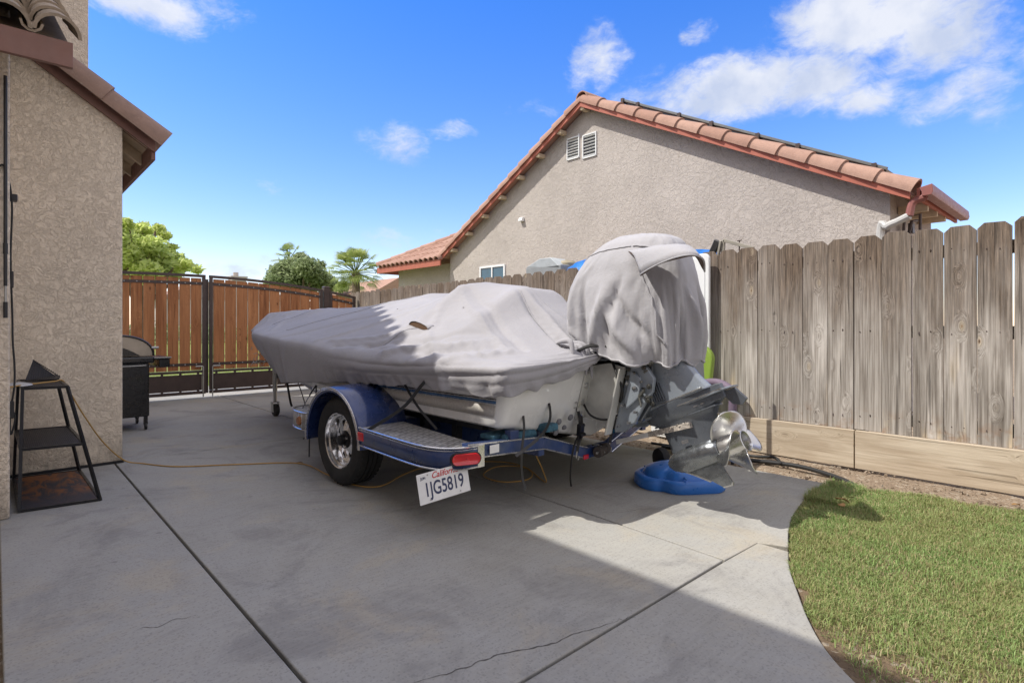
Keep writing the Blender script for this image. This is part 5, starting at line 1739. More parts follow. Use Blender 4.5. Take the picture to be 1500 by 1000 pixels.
# stripe mouldings laid proud of the topsides (both sides)
for s in (-1, 1):
    def band(t0, t1, off, mat, nm, y0=.0, y1=4.5):
        rows = [[], []]
        for y in np.linspace(y0, y1, 40):
            sec = hull_section(y, s)
            a = Vector(sec[6]); b = Vector(sec[10])
            # walk along the topside polyline
            pl_ = [Vector(p) for p in sec[5:12]]
            L = [0]
            for q in range(1, len(pl_)):
                L.append(L[-1] + (pl_[q] - pl_[q - 1]).length)
            for ri, t in enumerate((t0, t1)):
                d = t * L[-1]
                for q in range(1, len(pl_)):
                    if d <= L[q] + 1e-9:
                        p = pl_[q - 1].lerp(pl_[q], (d - L[q - 1]) / (L[q] - L[q - 1] + 1e-9)); break
                rows[ri].append(Vector((p.x + s * off, rake(p.y, p.z), p.z)))
        mb = MB(); mb.grid(rows); return mb.build(nm, mat, B_, solid=.003, smooth=2)
    band(.50, .565, .005, M['gelblue'], 'blue_stripe'); band(.575, .590, .006, M['moldings'], 'pinstripe'); band(.480, .490, .006, M['moldings'], 'pinstripe'); band(.595, .612, .005, M['hulldark'], 'pinstripe')
    band(.20, .46, .004, M['flake'], 'flake_panel')
M['fitting'] = simple('grey_fitting', (.16, .16, .17), .5)
_before = set(bpy.data.objects)
# transom fittings follow the raked transom
SHR = Matrix(((1, 0, 0, 0), (0, 1, -.26, .100), (0, 0, 1, 0), (0, 0, 0, 1)))
for (x, z, r_) in ((-.44, .50, .020), (-.33, .515, .020), (-.45, .435, .022), (-.375, .455, .016)):
    mb = MB(); mb.lathe([(r_, 0), (r_, .010), (r_ * .7, .016), (0, .017)], 18, 'y', M=Matrix.Translation((x, -.040, z)) @ Matrix.Rotation(PI, 4, 'Z'))
    mb.build('drain_fitting', M['fitting'], hull, smooth=True)
mb = MB()
for s in (-1, 1):
    for z in (.50, .44):
        mb.lathe([(0, 0), (.012, .0), (.014, .012), (0, .018)], 10, 'y', M=Matrix.Translation((s * .15, -.005, z)) @ Matrix.Rotation(PI, 4, 'Z'))
mb.build('transom_bolts', M['steel'], hull, smooth=True)
# tie-down eyes
for s in (-1, 1):
    mb = MB(); mb.tube([(s * .26, -.005, .60), (s * .26, -.035, .61), (s * .26, -.04, .575), (s * .26, -.005, .565)], .005, 6); mb.build('tie_down_eye', M['stainless'], hull, smooth=True)
# jack plate: two long cheek plates carrying the motor back from the transom
for s in (-1, 1):
    mb = MB()
    pts = [(-.005, .50), (-.005, .84), (-.13, .86), (-.255, .84), (-.255, .42), (-.22, .40), (-.20, .47)]
    mb.prism(pts, 'x', s * .155 - .006, s * .155 + .006)
    mb.box((s * .195, -.012, .66), (.075, .012, .36)); mb.box((s * .185, -.255, .62), (.07, .012, .42))
    jp = mb.build('jack_plate', M['jackplate'], B_, bevel=.004)
    mb = MB()
    for z in (.80, .71, .60, .52):
        mb.cyl((s * .205, -.018, z), (s * .205, -.036, z), .013, 6)
        mb.cyl((s * .195, -.018, z), (s * .195, -.022, z), .02, 12)
    mb.build('bolt', M['stainless'], jp)
mb = MB(); mb.box((0, -.13, .60), (.30, .20, .02)); mb.box((0, -.13, .80), (.30, .20, .02)); mb.cyl((0, -.13, .60), (0, -.13, .80), .03, 14)
mb.build('lift_cylinder', M['jackplate'], B_)
# clamp bracket and swivel housing
for s in (-1, 1):
    mb = MB()
    pts = [(-.262, .89), (-.33, .90), (-.40, .84), (-.46, .78), (-.47, .70), (-.43, .60), (-.40, .50), (-.34, .43), (-.27, .42), (-.262, .46)]
    mb.prism(pts, 'x', s * .125 - .016, s * .125 + .016)
    mb.prism([(-.30, .82), (-.38, .78), (-.40, .66), (-.33, .58), (-.30, .64)], 'x', s * .150 - .012, s * .150 + .012)
    cbk = mb.build('clamp_bracket', M['bracket'], B_, bevel=.008)
    mb = MB()
    for (y, z) in ((-.30, .86), (-.30, .74), (-.30, .60), (-.30, .47), (-.37, .50), (-.40, .57), (-.36, .72)):
        mb.cyl((s * .150, y, z), (s * .172, y, z), .011, 6)
    mb.build('bolt', M['stainless'], cbk)
mb = MB()
mb.prism([(-.36, .88), (-.52, .86), (-.52, .62), (-.44, .50), (-.38, .50)], 'x', -.085, .085)
mb.build('swivel_housing', M['motor_dark'], B_, bevel=.012)
mb = MB()     # trim rams
for x in (-.06, .0, .06):
    mb.cyl((x, -.30, .46), (x, -.47, .66), .018, 12); mb.cyl((x, -.42, .60), (x, -.53, .74), .010, 10)
mb.build('trim_ram', M['stainless'], B_, smooth=True)
mb = MB()    # clutter of linkages, hoses and nuts beside the swivel
r_ = random.Random(8)
for k in range(26):
    y = r_.uniform(-.56, -.38); z = r_.uniform(.60, .90); x = r_.uniform(-.115, -.165)
    if r_.random() < .5:
        mb.cyl((x, y, z), (x - .02, y + r_.uniform(-.05, .05), z + r_.uniform(-.05, .05)), r_.uniform(.006, .012), 8)
    else:
        mb.lathe([(0, 0), (.016, 0), (.016, .008), (.009, .01), (.009, .02), (0, .02)], 8, 'x', M=Matrix.Translation((x, y, z)) @ Matrix.Rotation(PI, 4, 'Z'))
mb.build('linkage', simple('greasy_metal', (.10, .10, .09), .4, .7, dirt=.5), B_)
mb = MB()
for k in range(5):
    ofs = k * .018
    mb.tube(catmull([(-.13 + ofs, -.02, .86), (-.16 + ofs * .5, -.20, .93 - ofs), (-.13 + ofs, -.33, .90), (-.12 + ofs, -.44, .86 + ofs), (-.12, -.52, .80)], 5), .009, 7)
mb.tube(catmull([(-.14, -.26, .88), (-.19, -.33, .80), (-.17, -.36, .70), (-.15, -.33, .62)], 5), .008, 7)
mb.tube(catmull([(-.30, -.10, .93), (-.27, -.20, .97), (-.18, -.32, .95), (-.15, -.42, .88)], 5), .011, 7)
mb.tube(catmull([(-.05, -.08, .93), (-.08, -.2, .90), (-.10, -.3, .84), (-.10, -.4, .80)], 5), .013, 7)
mb.tube(catmull([(-.17, -.05, .60), (-.20, -.14, .52), (-.16, -.24, .50), (-.12, -.34, .56)], 5), .007, 7)
mb.build('rigging_hoses', M['cable'], B_, smooth=True)
mb = MB(); mb.box((-.08, -.14, .885), (.24, .14, .012), rot=(R(-6), 0, 0)); mb.build('motor_well_tray', M['motor_dark'], B_, bevel=.004)

bpy.context.view_layer.update()
for o_ in set(bpy.data.objects) - _before:
    if o_.type == 'MESH' and o_.name.split('.')[0] not in ('rigging_hoses', 'swivel_housing', 'trim_ram', 'linkage'):
        o_.data.transform(SHR)
# ---- outboard in its own tilted frame
MO = Matrix.Translation((0, -.79, .336)) @ Matrix.Rotation(R(-25), 4, 'X')
def foil(mb, secs, n=22):
    """stacked airfoil-like sections: (z, y_front, y_rear, half_width)"""
    rows = []
    for (z, yf, yr, w) in secs:
        row = []
        for k in range(n):
            a = 2 * PI * k / n
            c, s = math.cos(a), math.sin(a)
            yy = (yf + yr) / 2 + (yf - yr) / 2 * c
            ww = w * abs(s) ** .8 * (1 if s > 0 else -1) * (1 + .15 * c)
            row.append(Vector((ww, yy, z)))
        rows.append(row)
    mb.grid(rows, M=MO, closed=True)
mb = MB()
foil(mb, [(.285, .26, -.24, .05), (.31, .262, -.26, .062), (.36, .20, -.23, .062), (.42, .175, -.20, .062), (.52, .165, -.17, .070), (.62, .165, -.155, .085), (.72, .19, -.16, .11), (.80, .22, -.18, .14), (.86, .24, -.20, .15)])
outb = mb.build('outboard_motor', M['motor'], B_, smooth=True, angle=50)
mb = MB(); foil(mb, [(.86, .24, -.20, .15), (.90, .30, -.26, .17), (1.0, .36, -.30, .185), (1.15, .37, -.28, .18), (1.24, .30, -.20, .15), (1.29, .16, -.08, .08)])
mb.build('cowl', M['motor_dark'], outb, smooth=True)
mb = MB(); foil(mb, [(.06, .17, -.15, .038), (.10, .17, -.16, .032), (.19, .175, -.20, .036), (.235, .20, -.24, .05), (.262, .245, -.30, .066), (.340, .262, -.30, .068), (.35, .25, -.26, .06)])
mb.build('lower_leg', M['motor_dark'], outb, smooth=True)
def plate(mb, z, pts, th):
    q = [(x, y) for x, y in pts] + [(-x, y) for x, y in pts[::-1]]
    mb.prism(q, 'z', z - th / 2, z + th / 2, M=MO)
mb = MB(); plate(mb, .300, [(.0, .29), (.030, .28), (.05, .21), (.06, .05), (.07, -.15), (.088, -.27), (.085, -.345), (.05, -.36), (0, -.36)], .011)
plate(mb, .345, [(.0, .262), (.04, .25), (.062, .18), (.066, .0), (.072, -.14), (.075, -.22), (.045, -.24), (0, -.24)], .012)
mb.build('cavitation_plate', M['motor'], outb, bevel=.004)
mb = MB()
for zz, x0 in ((.352, .086), (.306, .113)):
    for s in (-1, 1):
        mb.tube([tuple(MO @ Vector((s * .030, .270 if zz > .33 else .30, zz))), tuple(MO @ Vector((s * (.062 if zz > .33 else .052), .18, zz))), tuple(MO @ Vector((s * (.067 if zz > .33 else .062), .0, zz))), tuple(MO @ Vector((s * (.076 if zz > .33 else .086), -.21 if zz > .33 else -.32, zz)))], .0045, 6)
mb.build('plate_edge', M['stainless'], outb, smooth=True)
mb = MB(); plate(mb, .235, [(.0, .215), (.025, .21), (.045, .12), (.05, -.02), (.06, -.15), (.055, -.23), (0, -.25)], .010)
mb.build('splash_plate', M['motor_dark'], outb, bevel=.003)
# intake grille ribs on the front of the leg, both sides
mb = MB()
for k in range(9):
    y = .05 + k * .0155
    for s in (-1, 1):
        mb.box((s * .066, y, .425), (.016, .007, .115), M=MO)
for s in (-1, 1):
    mb.prism([(.035, .365), (.19, .365), (.195, .46), (.18, .495), (.06, .495), (.035, .47)], 'x', s * .060 - .008, s * .060 + .008, M=MO)
mb.build('side_grille', M['motor_dark'], outb, bevel=.003)
mb = MB()
for s in (-1, 1):
    mb.box((s * .078, .115, .43), (.004, .075, .010), M=MO); mb.prism([(.085, .425), (.075, .45), (.068, .45), (.078, .425)], 'x', s * .078 - .002, s * .078 + .002, M=MO)
mb.build('chrome_mark', M['stainless'], outb)
mb = MB(); r_ = [(0, .225), (.022, .217), (.046, .19), (.066, .145), (.076, .09), (.077, .0), (.073, -.08), (.064, -.135), (.058, -.14), (0, -.14)]
mb.lathe([(r, h) for r, h in r_], 28, 'y', M=MO)
gc = mb.build('gearcase', M['gear'], outb, smooth=True, angle=50)
mb = MB()
sk = [(.20, -.02), (.09, -.085), (0, -.15), (-.06, -.205), (-.115, -.205), (-.125, -.19), (-.11, -.12), (-.10, -.03)]
for s in (1,):
    rows = []
    mb.prism(sk, 'x', -.006, .006, M=MO)
mb.build('skeg', M['gear'], gc, bevel=.004)
mb = MB(); mb.prism([(-.055, -.199), (-.06, -.207), (-.116, -.207), (-.127, -.19), (-.118, -.188), (-.11, -.199)], 'x', -.0065, .0065, M=MO); mb.prism([(.20, -.023), (.09, -.088), (0, -.153), (.005, -.158), (.095, -.093), (.205, -.028)], 'x', -.0065, .0065, M=MO)
mb.build('worn_edge', M['stainless'], gc)
mb = MB(); mb.prism([(-.27, .292), (-.36, .292), (-.40, .21), (-.36, .185), (-.31, .21)], 'x', -.010, .010, M=MO); mb.build('trim_tab', M['motor_dark'], outb, bevel=.004)
mb = MB()
for s in (-1, 1):
    mb.box((s * .056, -.12, .268), (.012, .030, .006), M=MO); mb.box((s * .056, -.165, .268), (.012, .02, .006), M=MO)
    mb.box((s * .060, .03, .10), (.006, .045, .02), M=MO)
mb.build('water_inlet', M['stainless'], outb)
# propeller: hub, three cupped blades
mb = MB()
mb.lathe([(.050, -.142), (.060, -.145), (.061, -.165), (.057, -.23), (.055, -.275), (.060, -.292), (.056, -.294), (.047, -.275), (.047, -.16), (.0, -.16)], 32, 'y', M=MO)
mb.lathe([(0, -.18), (.022, -.19), (.022, -.225), (.012, -.235), (0, -.236)], 16, 'y', M=MO)
pr = mb.build('propeller', M['stainless'], outb, smooth=True, angle=45)
for k in range(4):
    a0 = R(84) + k * 2 * PI / 4
    mb = MB(); rows = []
    nr, nc = 12, 14
    for i in range(nr):
        t = i / (nr - 1); r = .052 + .138 * t
        halfw = R(42) * (1 - .25 * t) * math.sqrt(max(0, 1 - (max(0, t - .25) / .75) ** 2.6)) + R(2)
        skew = R(20) * t * t
        row = []
        for j in range(nc):
            u = j / (nc - 1) * 2 - 1
            ang = a0 + u * halfw + skew
            yax = -.205 + u * halfw * (.12) - .05 * t + .006 * u * u
            row.append(MO @ Vector((r * math.cos(ang), yax, r * math.sin(ang))))
        rows.append(row)
    mb.grid(rows)
    mb.build('blade', M['stainless'], pr, smooth=2, solid=.005)

# ratchet straps at the transom (hold boat to trailer)
for (x, nm) in ((-.22, 'a'), (.14, 'b')):
    st = strap('tie_down_strap', [(x, -.03, .585), (x - .01, -.075, .50), (x - .05, -.10, .38), (x - .065, -.095, .285)], .024)
    mb = MB(); mb.box((x - .035, -.10, .43), (.045, .03, .085), rot=(R(15), R(-12), 0)); mb.cyl((x - .06, -.115, .40), (x - .01, -.115, .40), .012, 10); mb.cyl((x - .065, -.11, .455), (x - .005, -.11, .455), .008, 8)
    mb.build('ratchet', M['black_metal'], st, bevel=.004)
    mb = MB(); mb.tube([(x - .065, -.095, .295), (x - .08, -.10, .255), (x - .06, -.10, .24), (x - .045, -.095, .26)], .005, 6); mb.tube([(x, -.03, .58), (x + .01, -.05, .60), (x, -.025, .62)], .005, 6); mb.build('hook', M['steel'], st, smooth=True)
strap('loose_strap', [(-.72, -.03, .60), (-.76, -.08, .50), (-.80, -.10, .38), (-.80, -.10, .25), (-.79, -.12, .16)], .016)
strap('loose_strap', [(-.50, -.02, .70), (-.55, -.10, .55), (-.66, -.12, .45), (-.85, -.10, .36)], .018)
strap('cover_strap', [(-1.27, .79, .44), (-1.10, .65, .58), (-1.03, .55, .72), (-.98, .50, .80)], .022)
strap('cover_strap', [(-.93, .52, .44), (-.98, .66, .58), (-1.0, .80, .74)], .016)
strap('cover_strap', [(-1.22, 1.62, .45), (-1.235, 1.64, .30), (-1.235, 1.65, .13)], .010)
strap('cover_strap', [(-1.00, 2.02, .44), (-.96, 2.10, .53), (-.95, 2.12, .60)], .012); strap('cover_strap', [(-1.15, 1.95, .44), (-1.03, 2.07, .53), (-.95, 2.12, .60)], .012)
strap('cover_strap', [(-.25, 4.30, .62), (-.28, 4.0, .50), (-.38, 3.55, .25), (-.50, 3.25, .07), (-.60, 3.02, .01), (-.70, 2.90, .006)], .016)
strap('cover_strap', [(-.30, 4.25, .60), (-.33, 4.1, .40), (-.34, 4.0, .22), (-.33, 3.98, .17)], .024)


# ============================================================ COVERS
def skin(name, Pg, mat, parent=None, cap=False):
    m, n, _ = Pg.shape
    idx = np.arange(m * n).reshape(m, n)
    a = idx[:-1]; b = np.roll(idx, -1, 1)[:-1]; c = np.roll(idx, -1, 1)[1:]; d = idx[1:]
    q = np.stack([a, b, c, d], -1).reshape(-1, 4)
    me = bpy.data.meshes.new(name)
    me.from_pydata([tuple(map(float, p)) for p in Pg.reshape(-1, 3)], [], [tuple(map(int, f)) for f in q])
    me.polygons.foreach_set('use_smooth', [True] * len(me.polygons))
    me.materials.append(mat); me.update()
    bm = bmesh.new(); bm.from_mesh(me); bmesh.ops.remove_doubles(bm, verts=[v for v in bm.verts if v.index >= (m - 1) * n], dist=.0008); bmesh.ops.recalc_face_normals(bm, faces=bm.faces); bm.to_mesh(me); bm.free()
    o = bpy.data.objects.new(name, me); C.objects.link(o)
    md = o.modifiers.new('solid', 'SOLIDIFY'); md.thickness = .0025; md.offset = -1
    if parent:
        o.parent = parent
    return o


bc = thing('boat_cover', 'large lilac grey fabric cover draped over the whole boat from bow to stern', 'cover', TL, TR)
PB = make_boat_cover()
skin('fabric', PB, M['cloth'], bc)
Fl = PB.reshape(-1, 3)


def surf(x, y, P=Fl, off=.004):
    top = P[P[:, 2] > .5]
    d = (top[:, 0] - x) ** 2 + (top[:, 1] - y) ** 2
    k = np.argsort(d)[:4]; w = 1 / (d[k] + 1e-5)
    return Vector((x, y, float((top[k, 2] * w).sum() / w.sum()) + off))


def seam(pts, nm='seam', r=.0022, mat=None):
    pp = []
    for a, b in zip(pts[:-1], pts[1:]):
        for k in range(16):
            pp.append(surf(a[0] + (b[0] - a[0]) * k / 16, a[1] + (b[1] - a[1]) * k / 16))
    # smooth heights
    z = np.array([p.z for p in pp]); zz = np.convolve(np.pad(z, 2, mode='edge'), np.ones(5) / 5, 'valid')
    pp = [Vector((p.x, p.y, max(float(v), p.z - .002))) for p, v in zip(pp, zz)]
    mb = MB(); mb.tube(pp, r, 5); return mb.build(nm, mat or M['cloth'], bc, smooth=2)


seam([(-.80, 3.05), (-.55, 2.95), (-.25, 2.62), (.02, 2.5), (.1, 2.1)])
seam([(-.68, 4.25), (-.45, 3.9), (-.2, 3.75)])
seam([(-.97, 1.25), (-.76, 1.05), (-.68, .90)], r=.002)
seam([(-.10, .60), (-.20, .30), (-.31, .02)], r=.005, mat=M['cloth'])
# small air scoop flap: dark opening under a raised lip
SX, SYY = -.70, .99
mb = MB(); rows = []
for i in range(13):
    a = PI * i / 12
    yy = SYY + .115 * math.cos(a); h = .045 * math.sin(a)
    p = surf(SX - .035, yy); q = surf(SX + .02, yy, off=.001)
    rows.append([p + Vector((0, 0, h)), (p + q) / 2 + Vector((0, 0, h * .7)), q])
mb.grid(rows); mb.build('scoop', M['cloth'], bc, smooth=2, solid=.003)
mb = MB(); rows = []
for i in range(13):
    a = PI * i / 12
    yy = SYY + .110 * math.cos(a); h = .043 * math.sin(a)
    p = surf(SX - .032, yy)
    rows.append([p, p + Vector((0.003, 0, h))])
mb.grid(rows); mb.build('scoop_opening', M['brown_vinyl'], bc)
mb = MB()
for (x, y) in ((-.30, 1.9), (.02, 2.35), (-.42, .86)):
    p = surf(x, y, off=.001); mb.lathe([(0, 0), (.006, 0), (.005, .003), (0, .004)], 8, M=Matrix.Translation(p))
mb.build('grommets', M['black'], bc)
# bunched cloth at the motor well
rr2 = np.random.default_rng(21)
mb = MB()
for k in range(9):
    a = rr2.uniform(0, 1)
    p0 = Vector((-.34 + .05 * rr2.normal(), .04, .97 + .02 * rr2.normal()))
    p1 = p0 + Vector((rr2.uniform(-.02, .10), -.13 - .05 * rr2.random(), rr2.uniform(-.05, .02)))
    p2 = p1 + Vector((rr2.uniform(-.08, .03), -.03, -.10 - .12 * rr2.random()))
    pth = catmull([tuple(p0), tuple((p0 + p1) / 2 + Vector((0, 0, .02))), tuple(p1), tuple(p2)], 5)
    mb.tube(pth, [.006 + .012 * math.sin(PI * i / (len(pth) - 1)) for i in range(len(pth))], 9)
mb.build('gathered_hem', M['cloth'], bc, smooth=2)

mc = thing('motor_cover', 'pale grey fabric hood with a raised peak tied over the outboard engine', 'cover', (TL[0] + .065, TL[1], 0), TR)
PM = make_motor_cover()
skin('fabric', PM, M['cloth_lite'], mc)
# peak (brim) at the rear port corner with a brown lining
att = [(-.235, -.40, 1.555), (-.262, -.50, 1.555), (-.262, -.60, 1.555), (-.23, -.68, 1.55), (-.17, -.70, 1.56), (-.10, -.705, 1.545)]
edg = [(-.345, -.555, 1.395), (-.40, -.68, 1.430), (-.42, -.81, 1.462), (-.39, -.895, 1.472), (-.30, -.915, 1.455), (-.19, -.87, 1.40)]
att = catmull(att, 5); edg = catmull(edg, 5)
def brim(off, nm, mat, th):
    rows = []
    for a, b in zip(att, edg):
        a = Vector(a); b = Vector(b); row = []
        for k in range(7):
            t = k / 6
            row.append(a.lerp(b, t) + Vector((0, 0, .035 * math.sin(PI * t) + off + .004 * math.sin(17 * t + a.y * 30))))
        rows.append(row)
    mb = MB(); mb.grid(rows); return mb.build(nm, mat, mc, smooth=2, solid=th)
brim(0, 'peak', M['cloth_lite'], .004); brim(-.007, 'peak_lining', M['brown_vinyl'], .003)
mb = MB(); mb.tube(edg, .0055, 7); mb.build('peak_piping', M['cloth_lite'], mc, smooth=2)
# side seam and shock cord in the hem
hem = [Vector(p) for p in PM[1]]
mb = MB(); mb.tube([tuple(p + Vector((0, 0, -.002))) for p in hem[::2]], .006, 6, closed=True); mb.build('hem', M['cloth_lite'], mc, smooth=2)
Nm = vnormals(PM)
if ((PM - np.array([0, -.29, 1.28])) * Nm).sum() < 0:
    Nm = -Nm
def along(pts, r, nm):
    pp = []
    flat = PM.reshape(-1, 3); fn = Nm.reshape(-1, 3)
    for a, b in zip(pts[:-1], pts[1:]):
        for k in range(14):
            q = np.array([a[i] + (b[i] - a[i]) * k / 14 for i in range(3)])
            j = int(np.argmin(((flat - q) ** 2).sum(1))); pp.append(Vector(flat[j] + fn[j] * .003))
    out = [pp[0]]
    for p in pp[1:]:
        if (p - out[-1]).length > .006:
            out.append(p)
    sm = [(out[max(0, i - 1)] + out[i] * 2 + out[min(len(out) - 1, i + 1)]) / 4 for i in range(len(out))]
    mb = MB(); mb.tube(sm, r, 6); mb.build(nm, M['cloth_lite'], mc, smooth=2)
along([(-.25, -.44, 1.57), (-.29, -.55, 1.36), (-.30, -.62, 1.20), (-.30, -.66, .95)], .006, 'seam')
along([(.0, .10, 1.44), (-.15, -.02, 1.50), (-.20, -.15, 1.56), (-.23, -.30, 1.585), (-.22, -.42, 1.59)], .0035, 'seam')
along([(-.22, -.42, 1.59), (-.22, -.55, 1.585), (-.16, -.62, 1.58), (0, -.65, 1.57), (.15, -.62, 1.55)], .006, 'seam')


# ============================================================ THINGS AROUND THE YARD
# ---- plant stand: three tiers, tapering, steel rod frame
ps = thing('plant_stand', 'black three tier steel plant stand with rusty bottom tray beside the stucco wall', 'stand', (.30, 4.85, 0))
foot = [Vector((.106, 4.369, 0)), Vector((.487, 4.329, 0)), Vector((.470, 5.30, 0)), Vector((.100, 5.33, 0))]
topc = [Vector((.125, 4.50, .715)), Vector((.335, 4.46, .715)), Vector((.325, 5.12, .715)), Vector((.120, 5.16, .715))]
def corner(t):
    return [f.lerp(c, t) for f, c in zip(foot, topc)]
for f, c in zip(foot, topc):
    mb = MB(); rbox(mb, f, c, .016, .016); world_under(mb.build('leg', M['black_metal']), ps)
sh = mat_new('mesh_shelf')
m_, t_, o_ = sh
co_ = t_.n('ShaderNodeTexCoord').outputs['Object']
s_ = t_.n('ShaderNodeSeparateXYZ', {0: co_})
fx = t_.m('ABSOLUTE', t_.m('SINE', t_.m('MULTIPLY', s_.outputs[0], 330))); fy = t_.m('ABSOLUTE', t_.m('SINE', t_.m('MULTIPLY', s_.outputs[1], 330)))
hole = t_.m('MULTIPLY', fx, fy)
bsdf(t_, o_, t_.mix(hole, (.03, .03, .035), (.006, .006, .007)), .5, .3, bump(t_, hole, -.002))
m_rust, t_, o_ = mat_new('rusty_tray')
co_ = t_.n('ShaderNodeTexCoord').outputs['Object']
n_ = t_.noise(t_.mapping(co_, scale=(3, 1, 1)), 4, 7, .7, .8)
sp2 = t_.n('ShaderNodeSeparateXYZ', {0: co_})
rusty = t_.m('MULTIPLY', t_.rng(n_, .40, .60, 0, 1, True), t_.rng(sp2.outputs[1], 4.50, 4.75, .1, 1, True))
bsdf(t_, o_, t_.mix(rusty, (.05, .05, .055), (.27, .105, .035)), .7, .2, bump(t_, n_, .003))
for t, mt, nm in ((.012, m_rust, 'bottom_tray'), (.50, m_, 'middle_shelf'), (1.0, m_, 'top_shelf')):
    cs = corner(t); mb = MB()
    mb._add([c - Vector((0, 0, .003)) for c in cs] + [c + Vector((0, 0, .003)) for c in cs], [(0, 1, 2, 3), (4, 5, 6, 7), (0, 1, 5, 4), (1, 2, 6, 5), (2, 3, 7, 6), (3, 0, 4, 7)])
    shf = mb.build(nm, mt); world_under(shf, ps)
    mb = MB()
    for i in range(4):
        rbox(mb, cs[i], cs[(i + 1) % 4], .016, .016)
    rm = mb.build('rim', M['black_metal']); rm.parent = shf
# open mesh tray lying on the top shelf, one side tilted up
wt_ = thing('mesh_tray', 'black wire mesh tray leaning up on the top shelf of the plant stand', 'tray', (.24, 5.0, .72))
mb = MB(); mb._add([(.15, 4.98, .727), (.30, 4.95, .727), (.315, 5.15, .74), (.20, 5.22, .85)], [(0, 1, 2, 3)]); mb._add([(.30, 4.95, .727), (.34, 5.05, .728), (.345, 5.14, .735), (.315, 5.15, .745)], [(0, 1, 2, 3)])
world_under(mb.build('mesh_panel', m_, solid=.004), wt_)
mb = MB()
for k in range(14):
    q = Vector((.20, 5.22, .85)).lerp(Vector((.335, 5.15, .735)), k / 13); mb.tube([q + Vector((0, 0, -.004)), q + Vector((.006, -.004, .008)), q + Vector((.008, 0, -.002))], .0016, 5)
mb.tube([(.20, 5.22, .852), (.335, 5.15, .737)], .003, 6)
world_under(mb.build('wire_edge', M['black_metal']), wt_)
mb = MB(); mb.lathe([(0, .016), (.03, .014), (.085, .003), (.09, -.004), (.084, -.004), (0, .006)], 28, M=Matrix.Translation((.105, 4.62, .731)) @ Matrix.Scale(.8, 4, (1, 0, 0)))
o = mb.build('pot_lid', M['gutter_grey'], smooth=True); tag(o, 'grey round lid lying on the top shelf of the plant stand', 'lid')

# ---- cords
def cord(name, pts, r, mat, label, cat='cord', n=8, grp=None):
    mb = MB(); mb.tube(catmull(pts, n), r, 7); o = mb.build(name, mat, smooth=2); tag(o, label, cat, grp); return o
cord('extension_cord', [(.066, 4.42, .735), (.12, 4.55, .732), (.20, 4.66, .730), (.29, 4.76, .729), (.335, 4.83, .727), (.37, 4.87, .66), (.47, 4.97, .45), (.60, 5.15, .22), (.74, 5.25, .05), (.86, 5.23, .008), (1.04, 4.94, .007), (1.41, 4.69, .007), (1.77, 4.40, .007), (1.79, 3.95, .007), (1.80, 3.58, .007), (1.92, 3.40, .007), (2.20, 3.55, .007), (2.45, 3.62, .007), (2.75, 3.55, .007), (3.0, 3.30, .007), (2.96, 3.0, .007), (2.78, 2.84, .007), (2.60, 2.92, .007), (2.62, 3.14, .007), (2.84, 3.24, .012), (2.98, 3.08, .012), (2.86, 2.80, .007), (2.80, 2.68, .02), (2.74, 2.66, .12), (2.62, 2.62, .30), (2.60, 2.50, .45), (2.64, 2.42, .56)], .0048, M['yellow'], 'long thin yellow extension cord from the plant stand across the slab to the stern')
cord('hanging_cord', [(-.02, 4.262, 1.93), (.03, 4.255, 2.0), (.055, 4.30, 1.95), (.075, 4.40, 1.80), (.070, 4.45, 1.5), (.078, 4.48, 1.15), (.080, 4.48, 1.0), (.088, 4.48, .85), (.086, 4.46, .73), (.075, 4.46, .62), (.09, 4.46, .55), (.078, 4.46, .47), (.068, 4.45, .46), (.067, 4.44, .55)], .0052, M['cable'], 'black power cord hanging down beside the end of the house wall')
mb = MB(); mb.box((.076, 4.46, 1.37), (.016, .03, .10)); mb.box((.070, 4.44, .60), (.03, .045, .10)); mb.prism([(4.38, 1.83), (4.46, 1.83), (4.44, 1.87), (4.40, 1.87)], 'x', .066, .10)
o = mb.build('adapter_box', M['black'], bevel=.005); tag(o, 'small black plug adapter hanging on the cord near the wall corner', 'adapter')
wp = thing('telescopic_pole', 'thin black telescopic pole standing on end against the wall corner', 'pole', (.047, 4.24, 0))
mb = MB(); mb.cyl((.045, 4.245, 1.32), (.045, 4.245, 2.50), .0085, 10); world_under(mb.build('shaft', M['black'], smooth=True), wp)
mb = MB(); mb.cyl((.045, 4.245, 1.22), (.045, 4.245, 1.32), .0055, 10); world_under(mb.build('inner_tube', M['steel'], smooth=True), wp)
mb = MB(); mb.cyl((.045, 4.245, 1.50), (.045, 4.245, 1.56), .011, 10); world_under(mb.build('collar', M['black'], smooth=True), wp)
mb = MB(); mb.cyl((.045, 4.245, 1.14), (.045, 4.245, 1.23), .010, 10); world_under(mb.build('grip', M['black'], smooth=True), wp)
mb = MB(); mb.tube(catmull([(2.84, 2.42, .53), (2.80, 2.36, .45), (2.72, 2.36, .32), (2.71, 2.38, .15), (2.74, 2.40, .06)], 5), .006, 7); mb.tube(catmull([(2.86, 2.42, .55), (2.78, 2.34, .40), (2.68, 2.30, .34)], 5), .007, 7)
o = mb.build('charger_lead', M['cable'], smooth=2); tag(o, 'black battery leads dangling from the port side of the transom', 'cable')

